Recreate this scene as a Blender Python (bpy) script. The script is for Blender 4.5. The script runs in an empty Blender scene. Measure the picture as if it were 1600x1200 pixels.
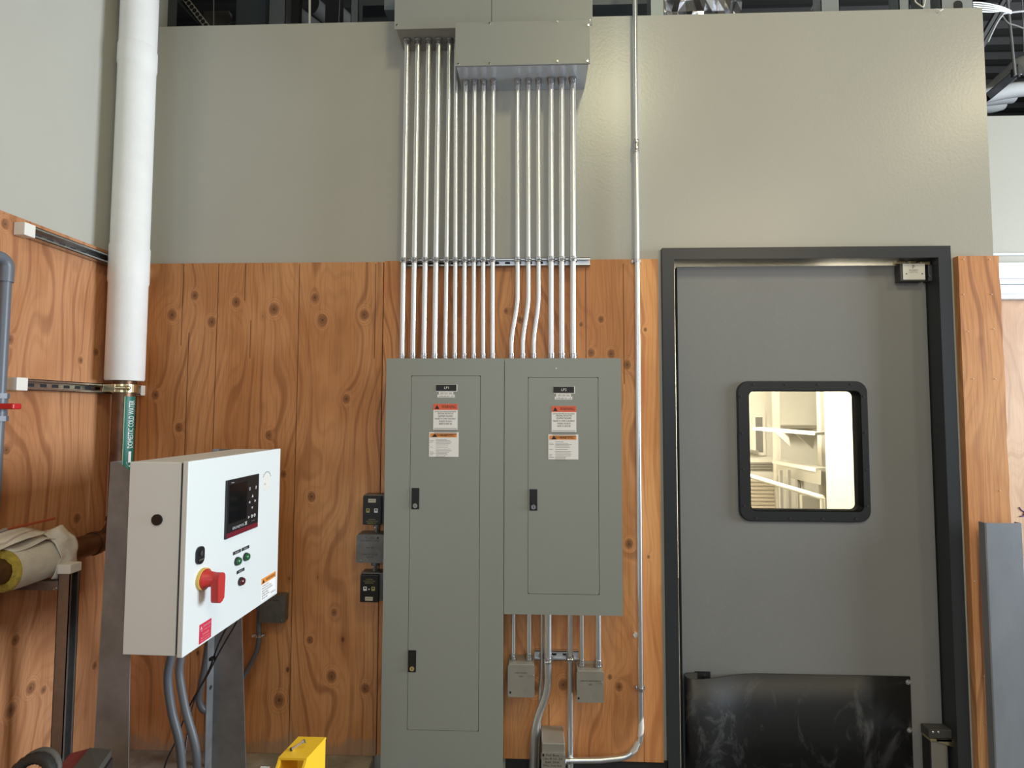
import bpy, bmesh, math, random
from math import pi, sin, cos, radians, sqrt, atan2
from mathutils import Vector, Matrix
random.seed(7)
SC = bpy.context.scene
COL = SC.collection

# ------------------------------------------------------------------ camera
F = 830.0; YAW = radians(-2.02); PIT = radians(2.96); ROL = radians(.15)
CAMZ = 1.64
_f = Vector((sin(YAW)*cos(PIT), cos(YAW)*cos(PIT), sin(PIT)))
_r0 = Vector((cos(YAW), -sin(YAW), 0)); _u0 = _r0.cross(_f)
_rt = cos(ROL)*_r0 + sin(ROL)*_u0; _up = cos(ROL)*_u0 - sin(ROL)*_r0
cam_d = bpy.data.cameras.new('camera'); cam = bpy.data.objects.new('camera', cam_d); COL.objects.link(cam)
cam.matrix_world = Matrix(((_rt.x,_up.x,-_f.x,0),(_rt.y,_up.y,-_f.y,0),(_rt.z,_up.z,-_f.z,CAMZ),(0,0,0,1)))
cam_d.sensor_width = 36; cam_d.lens = 36*F/1600; cam_d.clip_start = .02; cam_d.clip_end = 60
SC.camera = cam

# ------------------------------------------------------------------ world, lights, exposure
SC.view_settings.view_transform = 'Standard'; SC.view_settings.look = 'None'
SC.view_settings.gamma = 1; SC.view_settings.exposure = 0.0; SC.view_settings.use_curve_mapping = False
w = bpy.data.worlds.new('world'); SC.world = w; w.use_nodes = True
w.node_tree.nodes['Background'].inputs[0].default_value = (.80, .88, 1.0, 1)
w.node_tree.nodes['Background'].inputs[1].default_value = .04

def area(name, loc, target, sx, sy, power, color):
    l = bpy.data.lights.new(name, 'AREA'); l.shape = 'RECTANGLE'; l.size = sx; l.size_y = sy
    l.energy = power; l.color = color
    o = bpy.data.objects.new(name, l); COL.objects.link(o); o.location = loc
    o.rotation_euler = (Vector(target)-Vector(loc)).to_track_quat('-Z', 'Y').to_euler()
    return o
area('daylight_storefront_right', (7.3, 1.6, 2.2), (-1, 1.9, 2.0), 2.2, 2.6, 715, (.79, .89, 1.0))
area('daylight_storefront_rear', (0, -3.0, 2.2), (0, 2.4, 2.0), 2.5, 2.0, 49, (.77, .866, 1.0))
area('ceiling_lamp_light', (.83, -.57, 4.9), (.83, .6, 0), .30, .8, 44, (1.0, .95, .60))
area('ceiling_lamp_light', (4.7, -.57, 4.9), (4.6, .2, 0), .30, .8, 44, (1.0, .85, .55))
area('lower_wall_fill_light', (2.2, -.9, 3.4), (1.4, 2.4, 2.3), 1.6, 1.2, 24, (1.0, .84, .61))  # added fill light that lifts the lower wall, no known lamp there
area('kitchen_lamp_light', (1.35, 3.75, 2.55), (1.5, 4.2, 0), 1.3, 1.0, 120, (1.0, .93, .78))

# ------------------------------------------------------------------ placing helpers
def ray(px, py):
    return _f + _rt*((px-800)/F) - _up*((py-600)/F)
def at(px, py, Y):
    """point of the plane Y = const that the photograph shows at a pixel"""
    d = ray(px, py); return Vector((0, 0, CAMZ)) + d*(Y/d.y)

# ------------------------------------------------------------------ materials
MATS = {}
def nt(m):
    m.use_nodes = True; return m.node_tree, m.node_tree.nodes['Principled BSDF']
def mat(name, col, rough=.5, metal=0, spec=.5, noise=0, nscale=8, bump=0, bscale=60, coat=0, emit=None, es=0, dark=None, trans=0, stretch=None):
    if name in MATS: return MATS[name]
    m = bpy.data.materials.new(name); t, b = nt(m); N = t.nodes; L = t.links
    b.inputs['Base Color'].default_value = (*col, 1); b.inputs['Roughness'].default_value = rough
    b.inputs['Metallic'].default_value = metal; b.inputs['Specular IOR Level'].default_value = spec
    if coat: b.inputs['Coat Weight'].default_value = coat; b.inputs['Coat Roughness'].default_value = .25
    if trans: b.inputs['Transmission Weight'].default_value = trans; b.inputs['IOR'].default_value = 1.1
    if emit: b.inputs['Emission Color'].default_value = (*emit, 1); b.inputs['Emission Strength'].default_value = es
    if noise or bump:
        tc = N.new('ShaderNodeTexCoord'); mp = N.new('ShaderNodeMapping'); L.new(tc.outputs['Object'], mp.inputs[0])
        if stretch: mp.inputs['Scale'].default_value = stretch
    if noise:
        n = N.new('ShaderNodeTexNoise'); n.inputs['Scale'].default_value = nscale; n.inputs['Detail'].default_value = 5
        n.inputs['Roughness'].default_value = .6
        L.new(mp.outputs[0], n.inputs[0])
        mx = N.new('ShaderNodeMix'); mx.data_type = 'RGBA'
        c2 = dark or tuple(c*(1-noise) for c in col)
        mr = N.new('ShaderNodeMapRange'); mr.inputs[1].default_value = .35; mr.inputs[2].default_value = .7
        L.new(n.outputs[0], mr.inputs[0]); L.new(mr.outputs[0], mx.inputs[0])
        mx.inputs[6].default_value = (*col, 1); mx.inputs[7].default_value = (*c2, 1)
        L.new(mx.outputs[2], b.inputs['Base Color'])
    if bump:
        n2 = N.new('ShaderNodeTexNoise'); n2.inputs['Scale'].default_value = bscale; n2.inputs['Detail'].default_value = 3
        L.new(mp.outputs[0], n2.inputs[0]); bp = N.new('ShaderNodeBump'); bp.inputs['Strength'].default_value = bump
        bp.inputs['Distance'].default_value = .004; L.new(n2.outputs[0], bp.inputs['Height']); L.new(bp.outputs[0], b.inputs['Normal'])
    MATS[name] = m; return m

def plywood(name, knots, cracks=(), light=(.67,.325,.138), mid=(.54,.235,.086), deep=(.20,.062,.022), seed=0., stain=0, warpk=5.5, lines=8.):
    """plywood / board face: vertical cathedral grain, knots given as (h, z, size), thin cracks (h, z0, z1)"""
    m = bpy.data.materials.new(name); t, b = nt(m); N = t.nodes; L = t.links
    def M(op, a, c=None, d=None, clamp=False):
        n = N.new('ShaderNodeMath'); n.operation = op; n.use_clamp = clamp
        for i, v in enumerate((a, c, d)):
            if v is None: continue
            if isinstance(v, (int, float)): n.inputs[i].default_value = v
            else: L.new(v, n.inputs[i])
        return n.outputs[0]
    def mixc(f, a, c):
        n = N.new('ShaderNodeMix'); n.data_type = 'RGBA'
        for i, v in ((0, f), (6, a), (7, c)):
            if isinstance(v, tuple): n.inputs[i].default_value = (*v, 1)
            elif isinstance(v, (int, float)): n.inputs[i].default_value = v
            else: L.new(v, n.inputs[i])
        return n.outputs[2]
    def noise(vec, sc, det=3, rough=.55):
        n = N.new('ShaderNodeTexNoise'); n.inputs['Scale'].default_value = sc; n.inputs['Detail'].default_value = det
        n.inputs['Roughness'].default_value = rough; L.new(vec, n.inputs[0]); return n.outputs[0]
    def vec(x, y, z=seed):
        n = N.new('ShaderNodeCombineXYZ')
        for i, v in enumerate((x, y, z)):
            if isinstance(v, (int, float)): n.inputs[i].default_value = v
            else: L.new(v, n.inputs[i])
        return n.outputs[0]
    def ramp(v, a, c, o0=0., o1=1.):
        n = N.new('ShaderNodeMapRange'); n.interpolation_type = 'SMOOTHSTEP'
        L.new(v, n.inputs[0])
        for i, q in ((1, a), (2, c), (3, o0), (4, o1)): n.inputs[i].default_value = q
        return n.outputs[0]
    tc = N.new('ShaderNodeTexCoord'); sp = N.new('ShaderNodeSeparateXYZ'); L.new(tc.outputs['Object'], sp.inputs[0])
    h = M('ADD', sp.outputs[0], sp.outputs[1]); z = sp.outputs[2]
    hz = vec(h, M('MULTIPLY', z, .8), 0.)
    wob = noise(vec(h, z), 9, 2)
    dk = None
    for (kh, kz, ks) in knots:
        n = N.new('ShaderNodeVectorMath'); n.operation = 'DISTANCE'; L.new(hz, n.inputs[0]); n.inputs[1].default_value = (kh, kz*.8, 0)
        q = M('MULTIPLY', n.outputs['Value'], 1/ks)
        dk = q if dk is None else M('MINIMUM', dk, q)
    if dk is None: dk = M('ADD', M('MULTIPLY', h, 0.), 9.)
    dk = M('ADD', dk, M('MULTIPLY', M('SUBTRACT', wob, .5), .35))
    # grain contour lines
    nz = noise(vec(h, M('MULTIPLY', z, .30)), 2.6, 2.2, .5)
    kw = M('MULTIPLY', M('POWER', 2.718, M('MULTIPLY', dk, -1.1)), 1.0)
    g = M('ADD', M('MULTIPLY', h, lines), M('MULTIPLY', nz, warpk)); g = M('ADD', g, kw)
    s = M('SINE', M('MULTIPLY', g, 2*pi*1.6))
    line = ramp(s, .55, 1.)
    s2 = M('SINE', M('MULTIPLY', g, 2*pi*5.3)); fine = ramp(s2, .2, 1.)
    fib = noise(vec(M('MULTIPLY', h, 150), M('MULTIPLY', z, 4)), 1, 3)
    blot = noise(vec(h, M('MULTIPLY', z, .5)), 3.1, 3)
    c = mixc(ramp(blot, .38, .62), light, mid)
    amp = noise(vec(M('MULTIPLY', h, 2), M('MULTIPLY', z, .7)), 2.3, 2)
    c = mixc(M('MULTIPLY', line, M('MULTIPLY', ramp(amp, .3, .6), .46)), c, deep)
    c = mixc(M('MULTIPLY', fine, .13), c, deep)
    c = mixc(M('MULTIPLY', ramp(fib, .42, .75), .28), c, deep)
    # knots: dark core and rings
    ring = M('SINE', M('MULTIPLY', dk, 13.))
    c = mixc(M('MULTIPLY', ramp(dk, 1.6, 2.7, 1, 0), M('MULTIPLY', ramp(ring, .1, 1.), .35)), c, deep)
    halo = M('MULTIPLY', ramp(dk, 1.0, 1.4), ramp(dk, 1.5, 2.3, 1, 0)); c = mixc(M('MULTIPLY', halo, .22), c, tuple(min(1, q*1.15) for q in light))
    core = ramp(dk, .75, 1.15, 1, 0); c = mixc(M('MULTIPLY', core, .62), c, (.16, .066, .03))
    core2 = ramp(dk, .1, .5, 1, 0); c = mixc(M('MULTIPLY', core2, .6), c, (.06, .025, .014))
    # pin knots
    v = N.new('ShaderNodeTexVoronoi'); v.inputs['Scale'].default_value = 7.5; L.new(vec(h, M('MULTIPLY', z, .6), seed+3), v.inputs['Vector'])
    sc = N.new('ShaderNodeSeparateColor'); L.new(v.outputs['Color'], sc.inputs[0])
    pin = M('MULTIPLY', ramp(v.outputs['Distance'], .035, .07, 1, 0), ramp(sc.outputs[0], .55, .6))
    c = mixc(M('MULTIPLY', pin, .8), c, (.07, .025, .012))
    pin2 = M('MULTIPLY', ramp(v.outputs['Distance'], .05, .2, 1, 0), ramp(sc.outputs[0], .55, .6))
    c = mixc(M('MULTIPLY', pin2, .25), c, deep)
    for (ch, z0, z1) in cracks:
        dd = M('ABSOLUTE', M('SUBTRACT', M('ADD', h, M('MULTIPLY', M('SUBTRACT', nz, .5), .01)), ch))
        on = M('MULTIPLY', M('GREATER_THAN', z, z0), M('LESS_THAN', z, z1))
        c = mixc(M('MULTIPLY', M('MULTIPLY', ramp(dd, .0012, .0026, 1, 0), on), .8), c, (.07, .022, .01))
    if stain:
        st = noise(vec(M('MULTIPLY', h, 1), M('MULTIPLY', z, .8)), 7, 5, .7)
        hh = M('ADD', z, M('MULTIPLY', st, -.22))
        c = mixc(M('MULTIPLY', ramp(hh, stain-.02, stain+.02, 1, 0), .55), c, (.30, .25, .19))
    L.new(c, b.inputs['Base Color'])
    b.inputs['Roughness'].default_value = .52; b.inputs['Specular IOR Level'].default_value = .32
    bp = N.new('ShaderNodeBump'); bp.inputs['Strength'].default_value = .25; bp.inputs['Distance'].default_value = .0015
    L.new(fib, bp.inputs['Height']); L.new(bp.outputs[0], b.inputs['Normal'])
    return m

wallp = mat('wall_paint', (.47,.455,.395), .30, spec=.5, noise=.04, nscale=1.5, bump=.10, bscale=90)
panel_grey = mat('panel_grey_enamel', (.298,.310,.272), .42, spec=.45, noise=.03, nscale=3)
panel_gap = mat('shadow_gap_dark', (.012,.012,.012), .8)
galv = mat('galvanized_steel', (.84,.85,.86), .36, metal=1, noise=.10, nscale=14, stretch=(1,1,.12))
galv_d = mat('zinc_fitting', (.62,.63,.64), .30, metal=1, noise=.3, nscale=60)
strutm = mat('strut_steel', (.40,.39,.38), .42, metal=1, noise=.2, nscale=30)
dark_hole = mat('dark_slot', (.02,.02,.022), .7)
chrome = mat('bright_screw', (.85,.84,.80), .22, metal=1)
boxgrey = mat('box_bare_steel', (.36,.335,.28), .48, metal=.35, noise=.12, nscale=14)
boxdark = mat('box_dull_steel', (.20,.195,.18), .45, metal=.5, noise=.35, nscale=14)
jboxm = mat('wireway_enamel', (.32,.325,.295), .42, spec=.45, noise=.03, nscale=3)
jbox_bot = mat('wireway_bottom_reflection_tint', (.62,.66,.72), .28, metal=.6, noise=.1, nscale=10)  # shiny bottom, base paled towards blue to imitate reflected floor light
black = mat('black_plastic', (.010,.010,.011), .38)
blackpaper = mat('black_print', (.015,.014,.014), .6)
white = mat('white_paper', (.90,.88,.85), .6)
orange_red = mat('label_orange_red', (.80,.13,.05), .5)
orange = mat('label_orange', (.82,.30,.06), .5)
cabw = mat('cabinet_white_enamel', (.76,.79,.77), .35, spec=.5)
cabside = cabw
pipew = mat('white_pipe_jacket', (.82,.81,.78), .6, noise=.06, nscale=9, bump=.25, bscale=35)
copper = mat('aged_copper', (.19,.105,.062), .42, metal=.75, noise=.45, nscale=18)
fibreg = mat('yellow_glass_wool', (.50,.38,.06), .9, noise=.4, nscale=60, bump=.8, bscale=120)
canvas = mat('white_canvas', (.74,.70,.62), .85, noise=.12, nscale=30, bump=.4, bscale=120)
brass = mat('zinc_yellow_clamp', (.72,.62,.36), .3, metal=1, noise=.2, nscale=20)
plast_w = mat('white_plastic_cap', (.80,.77,.70), .5)
pvc = mat('grey_pvc', (.13,.145,.17), .4)
redp = mat('red_plastic', (.55,.018,.02), .4)
redh = mat('red_rotary_handle', (.52,.035,.03), .42)
yelp = mat('yellow_plate', (.70,.48,.10), .45)
greenl = mat('green_lens', (.012,.11,.035), .15, coat=.5)
redl = mat('dark_red_lens', (.09,.008,.012), .15, coat=.5)
steelp = mat('brushed_stainless', (.26,.265,.27), .5, metal=.45, noise=.25, nscale=7, dark=(.17,.172,.175))
flexg = mat('grey_liquidtight', (.105,.11,.12), .45)
yellow = mat('yellow_powder_coat', (.97,.60,.03), .4)
framem = mat('door_frame_paint', (.034,.037,.041), .36, spec=.45)
leafm = mat('door_leaf_plastic', (.245,.245,.235), .5, noise=.06, nscale=2.5, bump=.15, bscale=300)
gasket = mat('black_gasket', (.022,.023,.024), .42)
rubber = None
darkpl = mat('plenum_dark', (.030,.030,.030), .8)
deckm = mat('roof_deck', (.055,.05,.045), .7, metal=.3)
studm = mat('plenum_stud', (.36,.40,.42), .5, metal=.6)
insul = mat('pipe_insulation', (.62,.62,.60), .7)
foil = mat('foil_duct', (.80,.79,.80), .26, metal=1, bump=1., bscale=10)
concrete = mat('concrete', (.36,.31,.24), .85, noise=.45, nscale=9, bump=.5, bscale=40)
floorm = mat('floor_concrete', (.12,.112,.10), .6, noise=.2, nscale=4)
coverub = mat('cove_rubber', (.022,.022,.022), .55)
kitw = mat('kitchen_wall', (.80,.77,.68), .5)
kitsteel = mat('kitchen_steel', (.55,.52,.46), .35, metal=.6)
kitdoor = mat('kitchen_door', (.72,.68,.60), .45)
green = mat('label_green', (.005,.14,.10), .45)
alu = mat('white_aluminium', (.80,.84,.90), .35, spec=.5)

# black rubber kick sheet with pale scuffs
rubber = bpy.data.materials.new('scuffed_rubber'); t, b = nt(rubber); N = t.nodes; L = t.links
tc = N.new('ShaderNodeTexCoord'); mp = N.new('ShaderNodeMapping'); L.new(tc.outputs['Object'], mp.inputs[0]); mp.inputs['Scale'].default_value = (1, 1, .7)
mp.inputs['Rotation'].default_value = (0, .3, 0)
n1 = N.new('ShaderNodeTexNoise'); n1.inputs['Scale'].default_value = 5.5; n1.inputs['Detail'].default_value = 9; n1.inputs['Roughness'].default_value = .68; n1.inputs['Distortion'].default_value = 1.6
L.new(mp.outputs[0], n1.inputs[0])
r1 = N.new('ShaderNodeMapRange'); r1.inputs[1].default_value = .52; r1.inputs[2].default_value = .66; L.new(n1.outputs[0], r1.inputs[0])
sx = N.new('ShaderNodeSeparateXYZ'); L.new(tc.outputs['Object'], sx.inputs[0])
r2 = N.new('ShaderNodeMapRange'); r2.inputs[1].default_value = 1.35; r2.inputs[2].default_value = .85; L.new(sx.outputs[0], r2.inputs[0])
r3 = N.new('ShaderNodeMapRange'); r3.inputs[1].default_value = .48; r3.inputs[2].default_value = .22; L.new(sx.outputs[2], r3.inputs[0])
mm = N.new('ShaderNodeMath'); mm.operation = 'MULTIPLY'; L.new(r1.outputs[0], mm.inputs[0]); L.new(r2.outputs[0], mm.inputs[1])
m2 = N.new('ShaderNodeMath'); m2.operation = 'MULTIPLY'; L.new(mm.outputs[0], m2.inputs[0]); L.new(r3.outputs[0], m2.inputs[1])
mx = N.new('ShaderNodeMix'); mx.data_type = 'RGBA'; L.new(m2.outputs[0], mx.inputs[0])
mx.inputs[6].default_value = (.016,.016,.016,1); mx.inputs[7].default_value = (.11,.11,.107,1)
L.new(mx.outputs[2], b.inputs['Base Color']); b.inputs['Roughness'].default_value = .42

# ------------------------------------------------------------------ mesh builder
class MB:
    def __init__(s): s.v = []; s.f = []; s.m = []; s.sm = []; s.mats = []
    def mi(s, m):
        if m not in s.mats: s.mats.append(m)
        return s.mats.index(m)
    def add(s, vs, fs, m, smooth=False, M=None):
        o = len(s.v); i = s.mi(m)
        for v in vs:
            v = Vector(v); s.v.append(M @ v if M else v)
        for f in fs:
            s.f.append([o+k for k in f]); s.m.append(i); s.sm.append(smooth)
        return s
    def bm(s, bm, m, smooth=False, M=None):
        bm.verts.index_update()
        s.add([v.co.copy() for v in bm.verts], [[v.index for v in f.verts] for f in bm.faces], m, smooth, M); bm.free(); return s
    def box(s, x0, x1, y0, y1, z0, z1, m, bev=0, M=None, seg=2):
        bm = bmesh.new(); bmesh.ops.create_cube(bm, size=1)
        for v in bm.verts:
            v.co = Vector((x0+(v.co.x+.5)*(x1-x0), y0+(v.co.y+.5)*(y1-y0), z0+(v.co.z+.5)*(z1-z0)))
        if bev: bmesh.ops.bevel(bm, geom=list(bm.edges), offset=bev, segments=seg, affect='EDGES', profile=.5)
        return s.bm(bm, m, False, M)
    def cyl(s, p0, p1, r, m, r1=None, n=16, M=None, smooth=True, caps=True):
        p0 = Vector(p0); p1 = Vector(p1); r1 = r if r1 is None else r1
        d = (p1-p0).normalized(); a = d.orthogonal().normalized(); c = d.cross(a)
        vs = []
        for p, q in ((p0, r), (p1, r1)):
            for k in range(n):
                t = 2*pi*k/n; vs.append(p + a*(q*cos(t)) + c*(q*sin(t)))
        s.add(vs, [[k, (k+1) % n, n+(k+1) % n, n+k] for k in range(n)], m, smooth, M)
        if caps: s.add(vs, [list(range(n))[::-1], list(range(n, 2*n))], m, False, M)
        return s
    def tube(s, pts, r, m, n=14, M=None, caps=True):
        pts = [Vector(p) for p in pts]; rs = r if isinstance(r, (list, tuple)) else [r]*len(pts)
        vs = []; prev = None
        for i, p in enumerate(pts):
            d = (pts[min(i+1, len(pts)-1)]-pts[max(i-1, 0)]).normalized()
            a = d.orthogonal().normalized() if prev is None else (prev-d*prev.dot(d)).normalized()
            prev = a; c = d.cross(a)
            for k in range(n):
                t = 2*pi*k/n; vs.append(p + a*(rs[i]*cos(t)) + c*(rs[i]*sin(t)))
        fs = [[i*n+k, i*n+(k+1) % n, (i+1)*n+(k+1) % n, (i+1)*n+k] for i in range(len(pts)-1) for k in range(n)]
        s.add(vs, fs, m, True, M)
        if caps: s.add(vs, [list(range(n))[::-1], list(range(len(pts)*n-n, len(pts)*n))], m, False, M)
        return s
    def prism(s, poly, y0, y1, m, M=None, smooth=False):
        """poly in (x, z), extruded from y0 (front) to y1"""
        n = len(poly); vs = [(x, y0, z) for x, z in poly]+[(x, y1, z) for x, z in poly]
        s.add(vs, [[k, (k+1) % n, n+(k+1) % n, n+k] for k in range(n)], m, smooth, M)
        s.add(vs, [list(range(n))[::-1], list(range(n, 2*n))], m, False, M); return s
    def ringprism(s, outer, inner, y0, y1, m, M=None):
        n = len(outer); vs = [(x, y, z) for y in (y0, y1) for P in (outer, inner) for x, z in P]
        fs = []
        for k in range(n):
            j = (k+1) % n
            fs += [[k, n+k, n+j, j], [2*n+k, 2*n+j, 3*n+j, 3*n+k], [k, j, 2*n+j, 2*n+k], [n+k, 3*n+k, 3*n+j, n+j]]
        s.add(vs, fs, m, False, M); return s
    def ball(s, c, r, m, M=None, sc=(1, 1, 1), n=12):
        bm = bmesh.new(); bmesh.ops.create_uvsphere(bm, u_segments=n, v_segments=max(6, n//2), radius=r)
        for v in bm.verts: v.co = Vector((v.co.x*sc[0]+c[0], v.co.y*sc[1]+c[1], v.co.z*sc[2]+c[2]))
        return s.bm(bm, m, True, M)
    def text(s, txt, cx, z, y, size, m, M=None, fit=None):
        """text in the x-z plane facing -y, centred on cx, baseline z"""
        vs, fs, wdt = text_mesh(txt); k = size; kx = k if not fit else fit/max(wdt, 1e-6)
        s.add([(cx+(v[0]-wdt/2)*kx, y, z+v[1]*k) for v in vs], fs, m, False, M); return s
    def build(s, name, parent=None, origin=None):
        if not s.v: return None
        if parent is not None:
            o0 = Vector((0, 0, 0)); q = parent
            while q is not None:
                if not q.get('_local'): o0 += Vector(q.location)
                q = q.parent
            if parent.get('_loc'): o0 = Vector((0, 0, 0))
        elif origin is not None: o0 = Vector(origin)
        else:
            xs = [v.x for v in s.v]; ys = [v.y for v in s.v]; zs = [v.z for v in s.v]
            o0 = Vector(((min(xs)+max(xs))/2, (min(ys)+max(ys))/2, min(zs)))
        me = bpy.data.meshes.new(name)
        me.from_pydata([v-o0 for v in s.v], [], s.f)
        for m in s.mats: me.materials.append(m)
        me.polygons.foreach_set('material_index', s.m); me.polygons.foreach_set('use_smooth', s.sm)
        bm = bmesh.new(); bm.from_mesh(me); bmesh.ops.recalc_face_normals(bm, faces=bm.faces); bm.to_mesh(me); bm.free()
        me.update()
        ob = bpy.data.objects.new(name, me); COL.objects.link(ob)
        if parent is not None: ob.parent = parent
        else: ob.location = o0
        return ob
_tc = {}
def text_mesh(txt):
    if txt in _tc: return _tc[txt]
    c = bpy.data.curves.new('t', 'FONT'); c.body = txt; c.size = 1; c.resolution_u = 2
    o = bpy.data.objects.new('t', c); me = bpy.data.meshes.new_from_object(o)
    vs = [tuple(v.co) for v in me.vertices]; fs = [list(p.vertices) for p in me.polygons]
    bpy.data.objects.remove(o); bpy.data.curves.remove(c); bpy.data.meshes.remove(me)
    wdt = max([v[0] for v in vs] or [0]); _tc[txt] = (vs, fs, wdt); return _tc[txt]

def rrect(x0, x1, z0, z1, r, n=6):
    P = []
    for cx, cz, a in ((x1-r, z1-r, 0), (x0+r, z1-r, 90), (x0+r, z0+r, 180), (x1-r, z0+r, 270)):
        for k in range(n+1):
            t = radians(a+90*k/n); P.append((cx+r*cos(t), cz+r*sin(t)))
    return P
def smoothpath(pts, n=8):
    P = [Vector(p) for p in pts]; out = []
    for i in range(len(P)-1):
        a, b_, c, d = P[max(i-1, 0)], P[i], P[i+1], P[min(i+2, len(P)-1)]
        for k in range(n):
            t = k/n; out.append(.5*((2*b_)+(c-a)*t+(2*a-5*b_+4*c-d)*t*t+(-a+3*b_-3*c+d)*t**3))
    out.append(P[-1]); return out
def tag(o, label, cat, group=None, kind=None):
    o['label'] = label; o['category'] = cat
    if group: o['group'] = group
    if kind: o['kind'] = kind
    return o
def thing(name, label, cat, loc, group=None, local=False):
    o = bpy.data.objects.new(name, None); COL.objects.link(o); o.location = loc
    o.empty_display_size = .05; tag(o, label, cat, group)
    return o
def structure(o): o['kind'] = 'structure'; return o

WY = 2.45      # back wall face
PF = 2.432     # plywood face
LX = -1.87     # left wall face
LP = -1.852    # plywood face on left wall
TOP = 3.52

# ------------------------------------------------------------------ the setting
b = MB(); b.box(-1.99, 7.5, -6, 14, -.12, 0, floorm); structure(b.build('floor'))
b = MB()
b.box(LX, .640, WY, 2.57, 0, TOP, wallp); b.box(.640, 1.854, WY, 2.57, 2.362, TOP, wallp); b.box(1.854, 2.096, WY, 2.57, 0, TOP, wallp)
structure(b.build('wall_back'))
b = MB(); b.box(-1.99, LX, -6, 2.57, 0, 5.5, wallp); structure(b.build('wall_left'))
b = MB(); b.box(1.976, 2.096, 2.57, 3.5, 0, TOP+.05, wallp); structure(b.build('wall_side'))
b = MB(); b.box(2.096, 7.5, 3.5, 3.62, 0, 3.585, wallp)
structure(b.build('wall_right'))
b = MB(); b.box(2.0, 7.5, 3.485, 3.5, 2.655, 2.668, cabw); structure(b.build('trim_1'))
# corrugated roof deck as the ceiling
b = MB(); vs = []; fs = []; k = 0
prof = [(0, 0), (.09, 0), (.12, .06), (.21, .06), (.24, 0)]
ys = []
y = -6.2
while y < 14.4:
    for dy, dz in prof[:-1]: ys.append((y+dy, 5.5+dz))
    y += .24
for (yy, zz) in ys: vs += [(-8, yy, zz), (12, yy, zz)]
for i in range(len(ys)-1): fs.append([2*i, 2*i+1, 2*i+3, 2*i+2])
b.add(vs, fs, deckm); o = b.build('ceiling'); structure(o)
b = MB(); b.box(-8, 12, 13.9, 14.2, 0, 5.5, darkpl); structure(b.build('wall_rear_far'))
b = MB(); b.box(-.11, .602, 2.441, WY, 0, .104, coverub, .002); b.box(-.11, .602, 2.432, 2.441, 0, .012, coverub, .002); structure(b.build('baseboard_back'))
b = MB(); b.box(LX, -.70, .2, WY, 0, .10, concrete, .006); o = b.build('concrete_pad'); tag(o, 'dirty concrete housekeeping pad along the foot of the left plywood', 'concrete pad')

# ------------------------------------------------------------------ plywood
def kn(px, py, s=.02, Y=PF):
    p = at(px, py, Y); return (p.x+Y, p.z, s)
def ck(px, py0, py1, Y=PF):
    a, c = at(px, py0, Y), at(px, py1, Y); return (a.x+Y, min(a.z, c.z), max(a.z, c.z))
knL = [kn(*q) for q in ((304,462,.017),(269,492,.021),(331,503,.019),(369,472,.018),(428,483,.023),(492,465,.017),(504,500,.020),(569,492,.021),
    (541,623,.017),(420,680,.016),(279,668,.017),(436,1094,.024),(518,1057,.022),(570,1076,.018),(522,957,.015),(443,741,.014),(487,776,.018),(484,1000,.014),(243,617,.016))]
m_pl = plywood('plywood_left', knL, [ck(287,412,540), ck(295,520,720), ck(342,412,1185), ck(384,412,470), ck(392,500,560), ck(469,412,1185), ck(587,412,560)], seed=1.3, stain=.05)
b = MB(); b.box(LX+.019, -.690, PF, WY-.0005, .101, 2.338, m_pl, .001); tag(b.build('plywood_sheet', origin=(0,0,0)), 'knotty plywood panel on the back wall between the corner and the tall electrical panel', 'plywood')
knR = [kn(*q) for q in ((813,500,.012),(791,486,.010),(939,499,.012),(924,551,.015),(955,553,.016),(980,570,.016),(983,850,.017),(835,1075,.022),(880,1070,.020),(967,1073,.016),(953,1058,.010),(908,507,.008),(780,700,.02))]
m_pr = plywood('plywood_right', knR, [ck(858,1100,1160), ck(1003,405,1190), ck(974,412,600), ck(915,418,560)], light=(.72,.335,.135), mid=(.58,.24,.085), seed=5.1, warpk=6.5)
b = MB(); b.box(-.686, .498, PF, WY-.0005, .105, 2.342, m_pr, .001); tag(b.build('plywood_sheet', origin=(0,0,0)), 'plywood panel on the back wall behind the two electrical panels', 'plywood')
m_st = plywood('plywood_strip', [kn(1008,515,.008),kn(1013,870,.007)], [], light=(.86,.42,.16), mid=(.72,.31,.11), deep=(.40,.13,.04), seed=31, warpk=3)
b = MB(); b.box(.4995, .584, PF-.0005, WY-.0005, .105, 2.342, m_st, .001); tag(b.build('plywood_strip', origin=(0,0,0)), 'narrow bright plywood strip between the long conduit and the door frame', 'plywood strip')
def knl(px, py, s):
    d = ray(px, py); t_ = LP/d.x; p = Vector((0, 0, CAMZ))+d*t_; return (p.x+p.y, p.z, s)
knS = [knl(*q) for q in ((8,350,.014),(15,530,.014),(10,703,.012),(150,550,.013),(126,563,.012),(24,1000,.014),(48,1075,.018),(17,1110,.020),(68,1078,.012),(120,810,.016),(148,1040,.012))]
m_ps = plywood('plywood_side', knS, [], light=(.55,.265,.125), mid=(.46,.20,.084), seed=9.7, warpk=5.0, lines=10)
b = MB(); b.box(LX+.0005, LP, -1.2, PF-.001, .101, 2.338, m_ps, .001); tag(b.build('plywood_sheet', origin=(0,0,0)), 'plywood panel on the left wall below the grey paint', 'plywood')
knB = [kn(*q) for q in ((1519,455,.009),(1540,717,.020),(1554,786,.013),(1535,1160,.01),(1527,952,.008))]
m_pb = plywood('board_narrow', knB, [], light=(.80,.40,.17), mid=(.68,.30,.115), seed=14.2, warpk=3.5)
b = MB()
R_ = random.Random(3); edge = []
z = .02
while z < 2.33: edge.append((2.094+R_.uniform(-.003, .003), z)); z += .06
b.prism([(1.916+R_.uniform(-.001,.001), .02)]+edge+[(2.094, 2.342), (1.916, 2.342)], 2.420, WY-.001, m_pb)
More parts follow.
